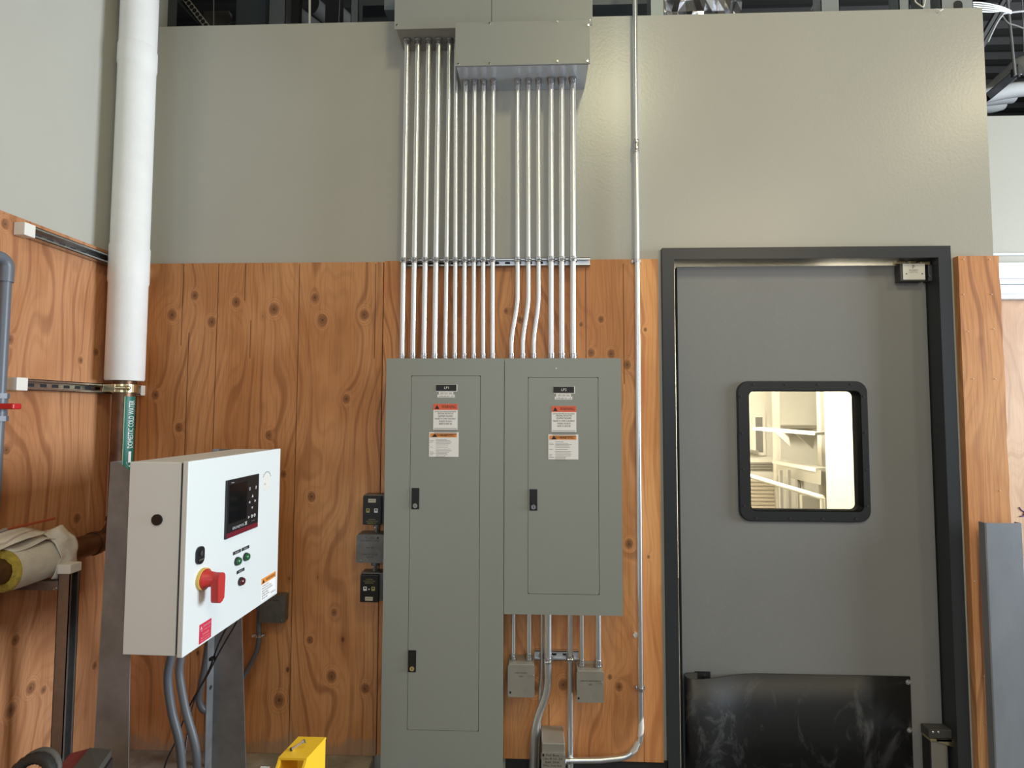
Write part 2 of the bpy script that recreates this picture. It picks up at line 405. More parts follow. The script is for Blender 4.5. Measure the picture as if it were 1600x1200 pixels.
bd = thing('plywood_board', 'narrow upright plywood board nailed to the wall between door frame and wall end', 'plywood board', (2.0, 2.44, .02))
b.build('board_face', bd).location = (0, 0, 0)
o = bd.children[0]
for (px, py) in ((1506,405),(1547,405.5),(1506,460),(1550,460),(1513,518),(1553,514),(1556,592),(1563,767),(1523,908),(1538,1057),(1542,1132),(1521,592)):
    p = at(px, py, 2.418); q = MB(); q.cyl((p.x, 2.4175, p.z), (p.x, 2.421, p.z), .0022, plast_w, n=8); q.build('nail_head', bd)
# far wall plywood, raceway
m_pf = plywood('plywood_far', [(3.48+2.42+.13*i, 2.12-.27*i, .020) for i in range(4)]+[(3.5+2.30+.28*i, .95+.33*((i*7) % 5), .028) for i in range(9)]+[(5.9,1.4,.03),(5.86,1.85,.03),(5.93,2.05,.03),(5.88,1.1,.03)], [], light=(.56,.36,.22), mid=(.48,.28,.16), deep=(.34,.17,.09), seed=22, warpk=8)
b = MB(); b.box(2.10, 7.4, 3.48, 3.4995, .05, 2.36, m_pf); tag(b.build('plywood_sheet', origin=(0,0,0)), 'pale plywood panel on the far wall past the wall end', 'plywood')
b = MB()
for z0, z1, dd in ((2.565, 2.60, .035), (2.49, 2.562, .06), (2.455, 2.487, .065), (2.395, 2.452, .055), (2.362, 2.392, .06)):
    b.box(2.10, 7.4, 3.5-dd, 3.5, z0, z1, alu, .002)
tag(b.build('wall_raceway'), 'white grooved metal raceway running above the pale plywood on the far wall', 'raceway')
# purple pen squiggle
b = MB(); p0 = at(1593, 800, 3.478)
b.tube(smoothpath([p0+Vector((dx, 0, dz)) for dx, dz in ((.0,.03),(.012,.012),(.03,.0),(.022,-.022),(.0,-.028),(.04,-.02),(.07,.03))], 5), .0035, mat('purple_marker', (.09,.02,.12), .6), n=6)
tag(b.build('marker_scribble'), 'purple marker squiggle on the pale far plywood', 'marker writing')
# steel channel
b = MB(); X0, X1, Yf = 1.932, 2.085, 2.355
steelc = mat('mill_steel', (.39,.42,.46), .45, metal=.55, noise=.22, nscale=6, stretch=(1,1,.3))
sec = [(X0, Yf+.035), (X0, Yf+.004), (X0+.004, Yf), (X1-.004, Yf), (X1, Yf+.004), (X1, Yf+.035), (X1-.004, Yf+.035), (X1-.004, Yf+.007), (X1-.007, Yf+.004), (X0+.007, Yf+.004), (X0+.004, Yf+.007), (X0+.004, Yf+.035)]
n = len(sec); vs = [(x, y, 0) for x, y in sec]+[(x, y, 1.172) for x, y in sec]
b.add(vs, [[k, (k+1) % n, n+(k+1) % n, n+k] for k in range(n)]+[list(range(n, 2*n)), list(range(n))[::-1]], steelc)
tag(b.build('steel_channel'), 'grey steel channel standing upright in front of the narrow plywood board', 'steel channel')

# ------------------------------------------------------------------ overhead wireways
def screw(mb, x, y, z, r=.006, m=chrome):
    mb.cyl((x, y+.001, z), (x, y-.004, z), r, m, r1=r*.7, n=10)
t1 = thing('wireway_box', 'large grey wireway box across the wall top, above and behind the smaller box', 'wireway', (-.17, 2.45, 3.367))
b = MB(); b.box(-.612, .268, 2.306, WY-.001, 3.369, 3.95, jboxm, .003); b.build('body', t1)
b = MB(); b.box(-.619, -.1795, 2.299, 2.306, 3.367, 3.95, jboxm, .0015); b.build('cover', t1)
b = MB(); b.box(-.1765, .275, 2.299, 2.306, 3.367, 3.95, jboxm, .0015); b.build('cover', t1)
for x, z in ((-.606, 3.385), (.262, 3.385)):
    b = MB(); screw(b, x, 2.299, z); b.build('screw', t1)
t2 = thing('wireway_box', 'smaller grey wireway box with shiny bottom hung below the large one', 'wireway', (-.037, 2.45, 3.164))
b = MB(); b.box(-.330, .254, 2.272, WY-.001, 3.168, 3.366, jboxm, .002); b.box(-.329, .253, 2.273, WY-.002, 3.1655, 3.168, jbox_bot); b.build('body', t2)
b = MB(); b.box(-.336, .260, 2.264, 2.272, 3.166, 3.366, jboxm, .0015); b.build('cover', t2)
for px, py in ((765, 34), (871, 33), (765, 100), (871, 96), (716, 108), (918, 102), (922, 40)):
    p = at(px, py, 2.264); b = MB(); screw(b, min(max(p.x, -.328), .252), 2.264, min(max(p.z, 3.174), 3.357)); b.build('screw', t2)

# ------------------------------------------------------------------ strut rails on the back wall
def cchan_x(mb, x0, x1, y0, y1, z0, z1, m, lip=.009):
    """strut channel along x, open towards -y"""
    th = .0025
    mb.box(x0, x1, y1-th, y1, z0, z1, m); mb.box(x0, x1, y0, y1, z0, z0+th, m); mb.box(x0, x1, y0, y1, z1-th, z1, m)
    mb.box(x0, x1, y0, y0+th, z0, z0+lip, m); mb.box(x0, x1, y0, y0+th, z1-lip, z1, m)
def rail(x0, x1, z0, z1, label):
    r = thing('strut_rail', label, 'strut rail', ((x0+x1)/2, PF, z0))
    b = MB(); cchan_x(b, x0, x1, PF-.022, PF-.0005, z0, z1, galv); b.build('channel', r)
    k = x0+.035
    while k < x1-.03:
        b = MB(); b.prism(rrect(k-.012, k+.012, (z0+z1)/2-.006, (z0+z1)/2+.006, .005, 3), PF-.0045, PF-.003, dark_hole); b.build('slot', r); k += .0508
    return r
rail(-.600, .272, 2.308, 2.345, 'long slotted steel strut rail behind the conduits at the plywood top')
rail(.018, .212, .543, .583, 'short steel strut rail below the right electrical panel')

# ------------------------------------------------------------------ conduits above the panels
CY = 2.372
ORD = ['leftmost', 'second from left', 'third from left', 'fourth from left', 'fifth from left', 'sixth from left', 'seventh from left', 'eighth from left', 'ninth from left', 'rightmost']
def connector(mb, x, y, z, r, up=1):
    mb.cyl((x, y, z), (x, y, z+up*.028), r*1.22, galv_d); mb.cyl((x, y, z), (x, y, z+up*.006), r*1.5, galv_d, n=8, smooth=False)
    mb.cyl((x, y-r*1.1, z+up*.016), (x, y-r*1.1-.006, z+up*.016), .0035, galv_d, n=8)
def strap(mb, x, y, z, r, Yb=PF-.022):
    # two curved ears of a strut clamp with a bolt between them at the front
    for sg in (-1, 1):
        pts = []
        for k in range(9):
            a = pi/2 - sg*(pi*k/8)*.97
            pts.append((x+sg*abs(cos(a))*0 + (r+.002)*cos(a), y+(r+.002)*sin(a), z))
        vs = []
        for px, py, pz in pts:
            dx, dy = (px-x), (py-y); l = sqrt(dx*dx+dy*dy); ux, uy = dx/l, dy/l
            for dr, dz in ((0, -.011), (.0022, -.011), (.0022, .011), (0, .011)): vs.append((px+ux*dr, py+uy*dr, pz+dz))
        fs = [[4*i+j, 4*i+(j+1) % 4, 4*i+4+(j+1) % 4, 4*i+4+j] for i in range(8) for j in range(4)]
        mb.add(vs, fs, galv_d)
        mb.box(x+sg*.0035-.0012, x+sg*.0035+.0012, y-r-.013, y-r, z-.010, z+.010, galv_d)
    mb.cyl((x-.011, y-r-.007, z), (x+.011, y-r-.007, z), .003, chrome, n=8); mb.cyl((x+.007, y-r-.007, z), (x+.012, y-r-.007, z), .0055, chrome, n=6, smooth=False)
    mb.box(x-r*.5, x+r*.5, y+r, Yb+.004, z-.01, z+.01, galv_d)
def conduit(label, path, r, group, top=None, bottom=None, straps=()):
    t_ = thing('electrical_conduit', label, 'conduit', path[0], group)
    b = MB(); b.tube(path, r, galv, n=16); b.build('tube', t_)
    if bottom is not None: b = MB(); connector(b, path[0][0], path[0][1], path[0][2]+.0005, r); b.build('connector', t_)
    if top is not None: b = MB(); connector(b, path[-1][0], path[-1][1], path[-1][2]-.0005, r, -1); b.build('connector', t_)
    for (x, z) in straps:
        b = MB(); strap(b, x, path[0][1], z, r); b.build('strap', t_)
    return t_
xs = [(-.578,-.581),(-.528,-.532),(-.478,-.482),(-.430,-.433),(-.381,-.385),(-.338,-.342),(-.301,-.300),(-.259,-.257),(-.217,-.214),(-.173,-.172)]
ZP = 1.871
for i, (xt, xb) in enumerate(xs):
    zt = 3.3685 if i < 6 else 3.165
    r = .0131 if i < 4 else .0106
    xz = lambda z: xb+(xt-xb)*(z-ZP)/(2.8-ZP)
    cy = CY if i < 5 else CY+.012 if i == 5 else CY
    xtop = xz(zt)
    if i == 5:  # passes behind the smaller box
        continue
    conduit('%s of the ten conduits running up from the tall left electrical panel' % ORD[i], [(xb, cy, ZP), (xz(2.33), cy, 2.33), (xtop, cy, zt)], r,
            'conduits above the tall electrical panel', 1, 1, [(xz(2.326), 2.326)])
# sixth conduit goes up beside the smaller box into the large one
conduit('sixth from left of the ten conduits running up from the tall left electrical panel',
        [(-.342, CY, ZP), (-.3425, CY, 2.33), (-.346, CY, 3.0), (-.3485, CY, 3.3685)], .0106, 'conduits above the tall electrical panel', 1, 1, [(-.3425, 2.326)])
def offset(x0, x1, za, zb):
    P = []
    for k in range(17):
        s_ = k/16; e = s_*s_*(3-2*s_); P.append((x0+(x1-x0)*e, CY, za+(zb-za)*s_))
    return P
NM = ['leftmost', 'middle', 'rightmost']
for i, (xb, xm, xt) in enumerate(((-.087,-.060,-.062),(-.036,-.011,-.012),(.013,.035,.034))):
    conduit('%s of the three conduits with an offset bend above the right electrical panel' % NM[i],
            [(xb, CY, ZP), (xb, CY, 1.93)]+offset(xb, xm, 1.935, 2.16)+[(xm, CY, 2.33), (xt, CY, 3.165)], .0106, 'bent conduits above the right panel', 1, 1, [(xm, 2.326)])
for i, (xb, xt) in enumerate(((.091,.092),(.138,.141),(.188,.192))):
    conduit('%s of the three thicker straight conduits above the right electrical panel' % NM[i],
            [(xb, CY, ZP), (xt, CY, 3.165)], .0138, 'thicker straight conduits above the right panel', 1, 1, [((xb+xt)/2, 2.326)])

# ------------------------------------------------------------------ electrical panels
def label_warning(mb, cx, ztop, wdt, hgt, y, hdr, kind):
    x0, x1 = cx-wdt/2, cx+wdt/2
    mb.box(x0, x1, y, y+.0006, ztop-hgt, ztop, white)
    yy = y-.0004
    if kind == 1:
        mb.box(x0, x1, y-.0004, y, ztop-.026, ztop, hdr)
        hz = ztop-.019; tx = x0+.016
        mb.prism([(tx-.010, ztop-.022), (tx+.010, ztop-.022), (tx, ztop-.005)], yy-.0003, yy, blackpaper)
        mb.text('WARNING', cx+.014, hz, yy-.0002, .020, blackpaper, fit=.062)
        rows = [('ELECTRIC SHOCK AND ARC FLASH HAZARD', .90, .0075, 0), ('PERSONAL PROTECTIVE', .66, .0095, 1), ('EQUIPMENT REQUIRED', .62, .0095, 1), ('FAILURE TO COMPLY CAN RESULT', .90, .0095, 1),
                ('IN INJURY OR DEATH', .55, .0095, 1), ('REFER TO NFPA 70E', .55, .0095, 1)]
        z_ = ztop-.036
        for s_, fr, h_, bl in rows:
            mb.text(s_, cx, z_, yy, h_*1.1, blackpaper, fit=wdt*fr*.97); z_ -= h_*1.05+.0012
        z_ -= .006
        for k in range(6):
            mb.box(x0+.004, x1-(.003 if k < 5 else .045), yy, yy+.0004, z_, z_+.0022, mat('small_print_grey', (.28,.27,.26), .6)); z_ -= .0062
    else:
        mb.box(x0+.004, x1-.008, y-.0004, y, ztop-.022, ztop-.005, hdr)
        tx = x0+.024
        mb.prism([(tx-.012, ztop-.021), (tx+.012, ztop-.021), (tx, ztop-.006)], yy-.0003, yy, blackpaper)
        mb.text('WARNING', cx+.016, ztop-.0195, yy-.0002, .017, blackpaper, fit=.062)
        g = mat('small_print_grey', (.28,.27,.26), .6); rr = random.Random(int(cx*1000))
        z_ = ztop-.032
        for k in range(13):
            if k in (5, 6): z_ -= .003
            if k in (1, 2, 5, 8, 9, 10): mb.box(x0+.004, x0+.004+rr.uniform(.010, .02), yy, yy+.0004, z_, z_+.0016, g)
            mb.box(x0+.030, x0+.030+rr.uniform(.035, .072), yy, yy+.0004, z_, z_+.0017, g); z_ -= .0060
def electrical_panel(x0, x1, z0, z1, dx0, dx1, dz0, dz1, label, latches, lab, names):
    t_ = thing('breaker_box', label, 'electrical panel', ((x0+x1)/2, PF, z0))
    b = MB(); b.box(x0+.004, x1-.004, 2.2965, PF-.0005, z0+.004, z1-.001, panel_grey, .002); b.build('box', t_)
    # trim with the door opening
    b = MB(); yf = 2.2915
    def R(a, c, d, e): return [(c, e), (a, e), (a, d), (c, d)]
    b.ringprism(R(x0, x1, z0, z1), R(dx0, dx1, dz0, dz1), yf, yf+.0045, panel_grey); b.build('trim', t_)
    b = MB(); b.box(dx0-.003, dx1+.003, yf+.0040, yf+.0046, dz0-.003, dz1+.003, panel_gap); b.build('gap_shade', t_)  # near-black sheet standing in for the shade in the door gap
    g = .0018
    d = MB(); d.prism(rrect(dx0+g, dx1-g, dz0+g, dz1-g, .006, 3), yf+.0002, yf+.0039, panel_grey); d = d.build('door', t_)
    for (lx, lz) in latches:
        q = MB(); q.box(lx-.0165, lx+.0165, yf-.003, yf+.0002, lz-.045, lz+.045, black, .001); q.box(lx-.0115, lx+.0115, yf-.0045, yf-.003, lz-.018, lz+.034, mat('latch_paddle', (.016,.016,.016), .3), .001)
        q.cyl((lx, yf-.0028, lz-.030), (lx, yf-.0065, lz-.030), .0100, chrome, n=16); q.box(lx-.0012, lx+.0012, yf-.0070, yf-.0064, lz-.035, lz-.025, dark_hole)
        q.build('latch', d)
    cx, zt = lab
    q = MB(); q.box(cx-.045, cx+.047, yf-.0008, yf+.0001, zt-.0295, zt+.001, white); q.box(cx-.045, cx+.044, yf-.0014, yf-.0008, zt-.0275, zt, blackpaper)
    q.text(names[0], cx, zt-.019, yf-.0018, .016, white); q.build('name_plate', d)
    q = MB(); q.box(cx-.033, cx+.030, yf-.0006, yf+.0001, zt-.0425, zt-.031, white); q.box(cx-.039, cx+.036, yf-.0006, yf+.0001, zt-.056, zt-.0435, white)
    q.text('208Y/120V 100A', cx-.001, zt-.0405, yf-.0009, .009, blackpaper, fit=.052); q.text('SUPPLIED BY: '+names[1], cx-.001, zt-.054, yf-.0009, .009, blackpaper, fit=.066); q.build('circuit_label', d)
    q = MB(); label_warning(q, cx-.003+names[2], zt-.0835, .106, .112, yf-.0006, orange_red, 1); q.build('warning_label', d)['label'] = 'red headed warning label'
    q = MB(); label_warning(q, cx-.009+names[3], zt-.2055, .128, .106, yf-.0006, orange, 2); q.build('warning_label', d)['label'] = 'orange headed warning label'
    return t_, d
p1 = at(697.5, 601, 2.29); p2 = at(881, 604, 2.29)
la = at(649, 779, 2.29); lb_ = at(644, 1033, 2.29); lc = at(833.5, 781, 2.29)
electrical_panel(-.630, -.1150, .105, 1.870, -.520, -.217, .30, 1.795, 'tall grey electrical panel on the left with two black latches', [(la.x, la.z), (lb_.x, lb_.z)], (p1.x, p1.z), ('LP1', 'LN1', 0, 0))
pr, prd = electrical_panel(-.1125, .388, .784, 1.870, -.012, .2905, .869, 1.788, 'shorter grey electrical panel on the right with one black latch', [(lc.x, lc.z)], (p2.x, p2.z), ('LP2', 'LN1', .003, .006))
p = at(869, 575.5, 2.2905); b = MB(); b.cyl((p.x, 2.2912, p.z), (p.x, 2.290, p.z), .0028, white, n=8); b.build('paint_speck', pr)

# ------------------------------------------------------------------ devices left of the tall panel
def power_module(z0, z1, flip, label):
    cx = -.700; x0, x1 = -.742, -.658
    if flip: x0 -= .006; x1 -= .008; cx -= .007
    t_ = thing('control_module', label, 'control module', (cx, PF, z0), 'black control modules')
    b = MB(); b.box(x0-.004, x1+.014, 2.368, PF-.0005, z0+.001, z1+.003, boxdark, .003); b.build('back_box', t_)
    b = MB(); b.box(x0, x1, 2.348, 2.368, z0, z1, black, .004); fc = b.build('face', t_)
    y = 2.3474; h = z1-z0; s = -1 if flip else 1; zc = (z0+z1)/2
    cr = mat('cream_label', (.55,.50,.38), .6); yl = mat('yellow_key', (.35,.30,.10), .5); wk = mat('white_key', (.65,.65,.66), .5)
    q = MB(); q.box(cx-.017, cx+.017, y, y+.0008, zc+s*.043-.008, zc+s*.043+.008, cr); q.text('24VDC', cx, zc+s*.043-.003, y-.0003, .010, blackpaper); q.build('rating_label', fc)
    for sx, mt in ((-1 if not flip else 1, yl), (1 if not flip else -1, wk)):
        q = MB(); q.box(cx+sx*.018-.008, cx+sx*.018+.008, y-.001, y+.0008, zc-.009, zc+.009, mt, .001); q.box(cx+sx*.018-.004, cx+sx*.018+.004, y-.0014, y-.001, zc+.000, zc+.006, blackpaper); q.build('indicator', fc)
    if flip: q = MB(); q.cyl((cx, y, zc-.002), (cx, y-.002, zc-.002), .003, wk, n=10); q.build('indicator', fc)
    q = MB(); gy = mat('gold_print', (.30,.27,.10), .6)
    q.text('CAUTION', cx, zc-s*.040-.002, y, .008, gy, fit=.030); q.text('DISCONNECT POWER', cx, zc-s*.040-.010*1, y, .007, gy, fit=.052); q.text('BEFORE SERVICING', cx, zc-s*.040-.018, y, .008, gy, fit=.038); q.build('print', fc)
    return t_
power_module(1.139, 1.264, False, 'black faced control module above the steel box, left of the tall panel')
power_module(.803, .922, True, 'black faced control module below the steel box, left of the tall panel')
def fitting(z0, z1, cx, w_, label):
    b = MB(); zm = (z0+z1)/2
    b.cyl((cx, 2.40, z0-.004), (cx, 2.40, zm), w_*.6, boxdark, n=6, smooth=False); b.cyl((cx, 2.40, zm), (cx, 2.40, z1+.004), w_, boxdark, n=12)
    b.cyl((cx, 2.40-w_, zm+.004), (cx, 2.385-w_, zm+.004), .003, chrome, n=8)
    tag(b.build('conduit_fitting'), label, 'conduit fitting', 'short fittings between the modules and the steel box')
fitting(1.098, 1.141, -.692, .016, 'short grey conduit fitting above the steel box beside the tall panel')
fitting(.928, .970, -.697, .018, 'short grey conduit fitting below the steel box beside the tall panel')
def steel_box(name, label, x0, x1, z0, z1, yf, m, lines, tsize, txtc, screws, bev=.003, holes=()):
    t_ = thing(name, label, 'junction box', ((x0+x1)/2, PF, z0))
    b = MB(); b.box(x0+.003, x1-.003, yf+.003, PF-.0005, z0+.002, z1+.002, m, .002); b.build('body', t_)
    c = MB(); c.prism(rrect(x0, x1, z0, z1, .006, 3), yf, yf+.003, m); c = c.build('cover', t_)
    q = MB()
    for (s_, z_, fit) in lines: q.text(s_, txtc, z_, yf-.0005, tsize, blackpaper, fit=fit)
    q.build('lettering', c)
    for (x, z_) in screws: q = MB(); screw(q, x, yf, z_, .0042); q.build('screw', c)
    for (x, z_) in holes: q = MB(); q.prism(rrect(x-.004, x+.004, z_-.005, z_+.005, .0035, 3), yf-.0006, yf+.001, dark_hole); q.build('slot', c)
    return t_
steel_box('junction_box', 'dull steel box with printed lettering between the two black modules', -.768, -.640, .973, 1.094, 2.35, boxdark,
    [('TO - SPD 2', 1.081-.002, .045), ('CKT 26,28,30 / 42P3A', 1.069-.002, .083), ('100A 30K', 1.037, .038), ('SPARE CKT 25,27,29', 1.008, .070), ('100A 3P', .996, .034)],
    .0085, -.708, [(-.745, .985)], holes=[(-.672, 1.082)])

# grey box left, with conduit, partly behind the cabinet
bx = steel_box('junction_box', 'dark grey box low on the plywood, just right of the white cabinet corner', -1.214, -1.098, .694, .812, 2.385, boxdark, [('24V XFMR', .790, .05)], .008, -1.15, [(-1.113, .705)])
t_ = thing('flexible_conduit', 'grey flexible conduit curving down from the dark grey box on the plywood', 'conduit', (-1.235, 2.41, .42))
b = MB(); b.tube(smoothpath([(-1.222,2.400,.765),(-1.226,2.408,.68),(-1.225,2.410,.608),(-1.236,2.41,.551),(-1.262,2.405,.495),(-1.291,2.39,.438),(-1.33,2.37,.39),(-1.37,2.35,.33),(-1.40,2.34,.1)], 6), .0105, flexg, n=12); b.build('tube', t_)
b = MB(); b.cyl((-1.2255,2.410,.622),(-1.2255,2.410,.634), .014, galv_d); b.box(-1.255,-1.196,2.404,2.410,.621,.635, galv_d, .001); b.cyl((-1.208,2.404,.628),(-1.208,2.395,.628),.005,chrome,n=8); b.cyl((-1.246,2.404,.628),(-1.246,2.397,.628),.004,chrome,n=8); b.build('strap', t_)
b = MB(); b.cyl((-1.218,2.40,.745),(-1.222,2.40,.768), .015, flexg, n=8, smooth=False); b.build('connector', t_)

# ------------------------------------------------------------------ below the right panel
def down(label, x, r, ztop, zbot, y=2.38, group=None, conn=True, straps=()):
    t_ = thing('electrical_conduit', label, 'conduit', (x, y, zbot), group)
    b = MB(); b.tube([(x, y, zbot), (x, y, ztop)], r, galv, n=16); b.build('tube', t_)
    if conn: b = MB(); connector(b, x, y, zbot+.0005, r); b.build('connector', t_)
    for z_ in straps: b = MB(); strap(b, x, y, z_, r); b.build('strap', t_)
    return t_
ZB = .7885
down('thin conduit from the right panel into the left corner of the left small steel box', -.0745, .0087, ZB, .5575)
down('thicker conduit from the right panel into the right side of the left small steel box', -.0065, .0108, ZB, .5575)
down('thin conduit from the right panel into the left side of the right small steel box', .223, .0098, ZB, .5355)
down('thicker conduit from the right panel into the right side of the right small steel box', .294, .0132, ZB, .5355)
down('straight conduit from the right panel through the short rail down to the floor', .1735, .0128, ZB, 0., 2.397, conn=False, straps=(.563,))
t_ = thing('electrical_conduit', 'thick conduit from the right panel that swings left towards the floor', 'conduit', (.012, 2.38, 0))
P = [(.075, 2.378, ZB), (.075, 2.378, .53)]
for (px, py) in ((856,1060),(854,1078),(849,1096),(842,1115),(837,1135),(834.5,1155),(833.5,1180),(833,1200)):
    q = at(px, py, 2.378); P.append((q.x, 2.378, q.z))
P.append((.012, 2.378, 0))
b = MB(); b.tube(smoothpath(P, 4), .0172, galv, n=18); b.build('tube', t_)
b = MB(); strap(b, .075, 2.378, .560, .0172); b.build('strap', t_)
b = MB(); b.tube([(.050, 2.402, ZB), (.050, 2.402, .52), (.044, 2.404, .40), (.03, 2.408, .0)], .0080, galv, n=12)
t_ = tag(b.build('electrical_conduit'), 'thin conduit half hidden behind the thick bending conduit', 'conduit')
steel_box('junction_box', 'small beige steel box at the left under the right panel', -.097, .018, .421, .555, 2.335, boxgrey, [('LOAD FOR BATH', .520, .052), ('SPD', .505, .016)], .0075, -.040, [(.012, .512)], holes=[(-.086, .440)])
steel_box('junction_box', 'small beige steel box at the right under the right panel', .197, .311, .405, .533, 2.335, boxgrey, [('LINE FOR REMOTE BATH', .492, .086), ('SPD', .477, .016)], .0075, .255, [(.304, .487)], holes=[(.205, .422)])
# handwritten junction box at the floor
t_ = thing('junction_box', 'beige steel box with handwriting at the floor between two conduits', 'junction box', (.096, 2.36, 0))
b = MB(); b.box(.048, .144, 2.303, PF-.002, .0, .253, boxgrey, .003); b.build('body', t_)
c = MB(); c.prism(rrect(.046, .146, .0, .217, .004, 2), 2.299, 2.303, boxgrey); c = c.build('cover', t_)
q = MB()
for s_, z_, f_ in (('Pull Box', .203, .055), ('Ckt 8,10, 24', .189, .082), ('BAR SINK', .175, .062), ('WALL, Panel, Back', .162, .078)): q.text(s_, .092, z_, 2.2985, .0125, blackpaper, fit=f_)
q.build('handwriting', c)
q = MB(); screw(q, .139, 2.299, .208, .0045); q.build('screw', c)
q = MB(); q.box(.050, .058, 2.2975, 2.299, .203, .212, dark_hole); q.build('slot', c)
# the long conduit
t_ = thing('electrical_conduit', 'long single conduit running full height right of the panels and bending left at the floor', 'conduit', (.485, 2.41, .13))
Yl = 2.414
P = [(.487, Yl, 3.95), (.4855, Yl, 2.86), (.485, Yl, 2.32), (.483, Yl, .86), (.4825, Yl, .262)]
for k in range(1, 13):
    a = (pi/2)*k/12; P.append((.4825-.105*(1-cos(a)), Yl-.02*k/12, .247-.105*sin(a)))
P.append((.30, Yl-.03, .139)); P.append((.146, Yl-.035, .137))
b = MB(); b.tube(P, .0118, galv, n=16); b.build('tube', t_)
b = MB(); b.cyl((.4855, Yl, 2.835), (.4855, Yl, 2.895), .0150, galv_d); b.cyl((.4855, Yl-.014, 2.85), (.4855, Yl-.021, 2.85), .004, chrome, n=8); b.cyl((.4855, Yl-.014, 2.88), (.4855, Yl-.021, 2.88), .004, chrome, n=8); b.build('coupling', t_)
for z_ in (2.329, .425):
    b = MB(); b.cyl((.4835, Yl, z_-.008), (.4835, Yl, z_+.008), .0140, galv_d); b.box(.462, .505, 2.425, 2.4318, z_-.008, z_+.008, galv_d, .001)
    b.cyl((.469, 2.425, z_), (.469, 2.418, z_), .004, chrome, n=8); b.cyl((.499, 2.425, z_), (.499, 2.418, z_), .004, chrome, n=8); b.build('strap', t_)
b = MB(); b.cyl((.147, Yl-.035, .137), (.172, Yl-.035, .137), .0145, galv_d); b.cyl((.147, Yl-.035, .137), (.153, Yl-.035, .137), .018, galv_d, n=8, smooth=False); b.build('connector', t_)
tape = mat('white_tape', (.82,.80,.76), .6)
b = MB(); b.tube([(.4835, Yl-.0006, .365), (.483, Yl-.0006, .262), (.4795, Yl-.001, .225)], [.0085, .0128, .0126], tape, n=14); b.build('tape_wrap', t_)['label'] = 'torn white tape'
b = MB(); b.tube([(.470, Yl-.006, .205), (.455, Yl-.010, .178), (.437, Yl-.012, .160)], [.0123, .0125, .0119], mat('clear_tape', (.62,.60,.56), .3), n=14); b.build('tape_wrap', t_)
b = MB()
bmx = bmesh.new(); bmesh.ops.create_icosphere(bmx, subdivisions=3, radius=.012); rr = random.Random(4)
for v in bmx.verts: v.co *= 1+.25*sin(v.co.x*400+v.co.z*300); v.co = Vector((v.co.x*.8+.466, v.co.y*.35+2.428, v.co.z*1.1+.652))
b.bm(bmx, tape, True); tag(b.build('filler_dab'), 'white dab of filler on the plywood beside the long conduit', 'filler')

# ------------------------------------------------------------------ wooden corner: struts and pipes on the left wall
def cchan_y(mb, y0, y1, z0, z1, xw, xf, m, lip=.009):
    th = .0025
    mb.box(xw, xw+th, y0, y1, z0, z1, m); mb.box(xw, xf, y0, y1, z0, z0+th, m); mb.box(xw, xf, y0, y1, z1-th, z1, m)
    mb.box(xf-th, xf, y0, y1, z0, z0+lip, m); mb.box(xf-th, xf, y0, y1, z1-lip, z1, m)
def wall_strut(za, label):
    t_ = thing('wall_strut', label, 'strut', (-1.83, 2.1, za), 'struts on the left wall')
    z0, z1 = za-.0205, za+.0205
    b = MB(); cchan_y(b, 1.835, 2.425, z0, z1, LP, -1.811, galv_d); b.build('channel', t_)
    k = 1.90
    while k < 2.40:
        b = MB(); b.box(LP+.0025, LP+.0033, k-.013, k+.013, za-.006, za+.006, dark_hole); b.build('slot', t_); k += .0508
    for ya, yb in ((1.806, 1.848), (2.405, 2.4315)):
        b = MB(); b.box(LP+.0005, -1.808, ya, yb, z0-.003, z1+.003, plast_w, .003); b.build('end_cap', t_)
    return t_
wall_strut(1.733, 'lower steel strut on the left plywood, holding the clamp of the vertical pipe')
su = wall_strut(2.290, 'upper steel strut on the left wall at the plywood top')
PX, PY = -1.757, 2.236
t_ = thing('vertical_pipe', 'vertical pipe in the left corner, white jacketed above and bare copper below', 'pipe', (PX, PY, .1))
b = MB(); b.tube([(PX, PY, 5.45), (PX, PY, 3.1), (PX, PY, 2.36), (PX, PY, 2.352), (PX, PY, 2.20), (PX, PY, 2.188), (PX, PY, 1.775), (PX, PY, 1.768)], [.0715, .0715, .0725, .0755, .0755, .0725, .0725, .069], pipew, n=40)
b.build('white_jacket', t_)
b = MB(); b.tube([(PX, PY, 3.26), (PX, PY, 3.25), (PX, PY, 3.17), (PX, PY, 3.16)], [.0716, .0745, .0745, .0716], pipew, n=40, caps=False); b.build('jacket_band', t_)
b = MB()
el = [(PX, PY, 1.77), (PX, PY, 1.19)]
for k in range(1, 9):
    a = (pi/2)*k/8; el.append((PX, PY-.085*(1-cos(a)), 1.19-.085*sin(a)))
el += [(PX, 2.05, 1.105), (PX, .9, 1.105), (PX, -.6, 1.105)]
b.tube(el, .0425, copper, n=28); b.build('copper_pipe', t_)
b = MB(); b.tube([(PX, PY, 1.19), (PX, PY-.002, 1.172)], [.047, .047], copper, n=28); b.build('elbow_cup', t_); b = MB(); b.tube([(PX, 2.12, 1.105), (PX, 2.10, 1.105)], .047, copper, n=28); b.build('elbow_cup', t_)
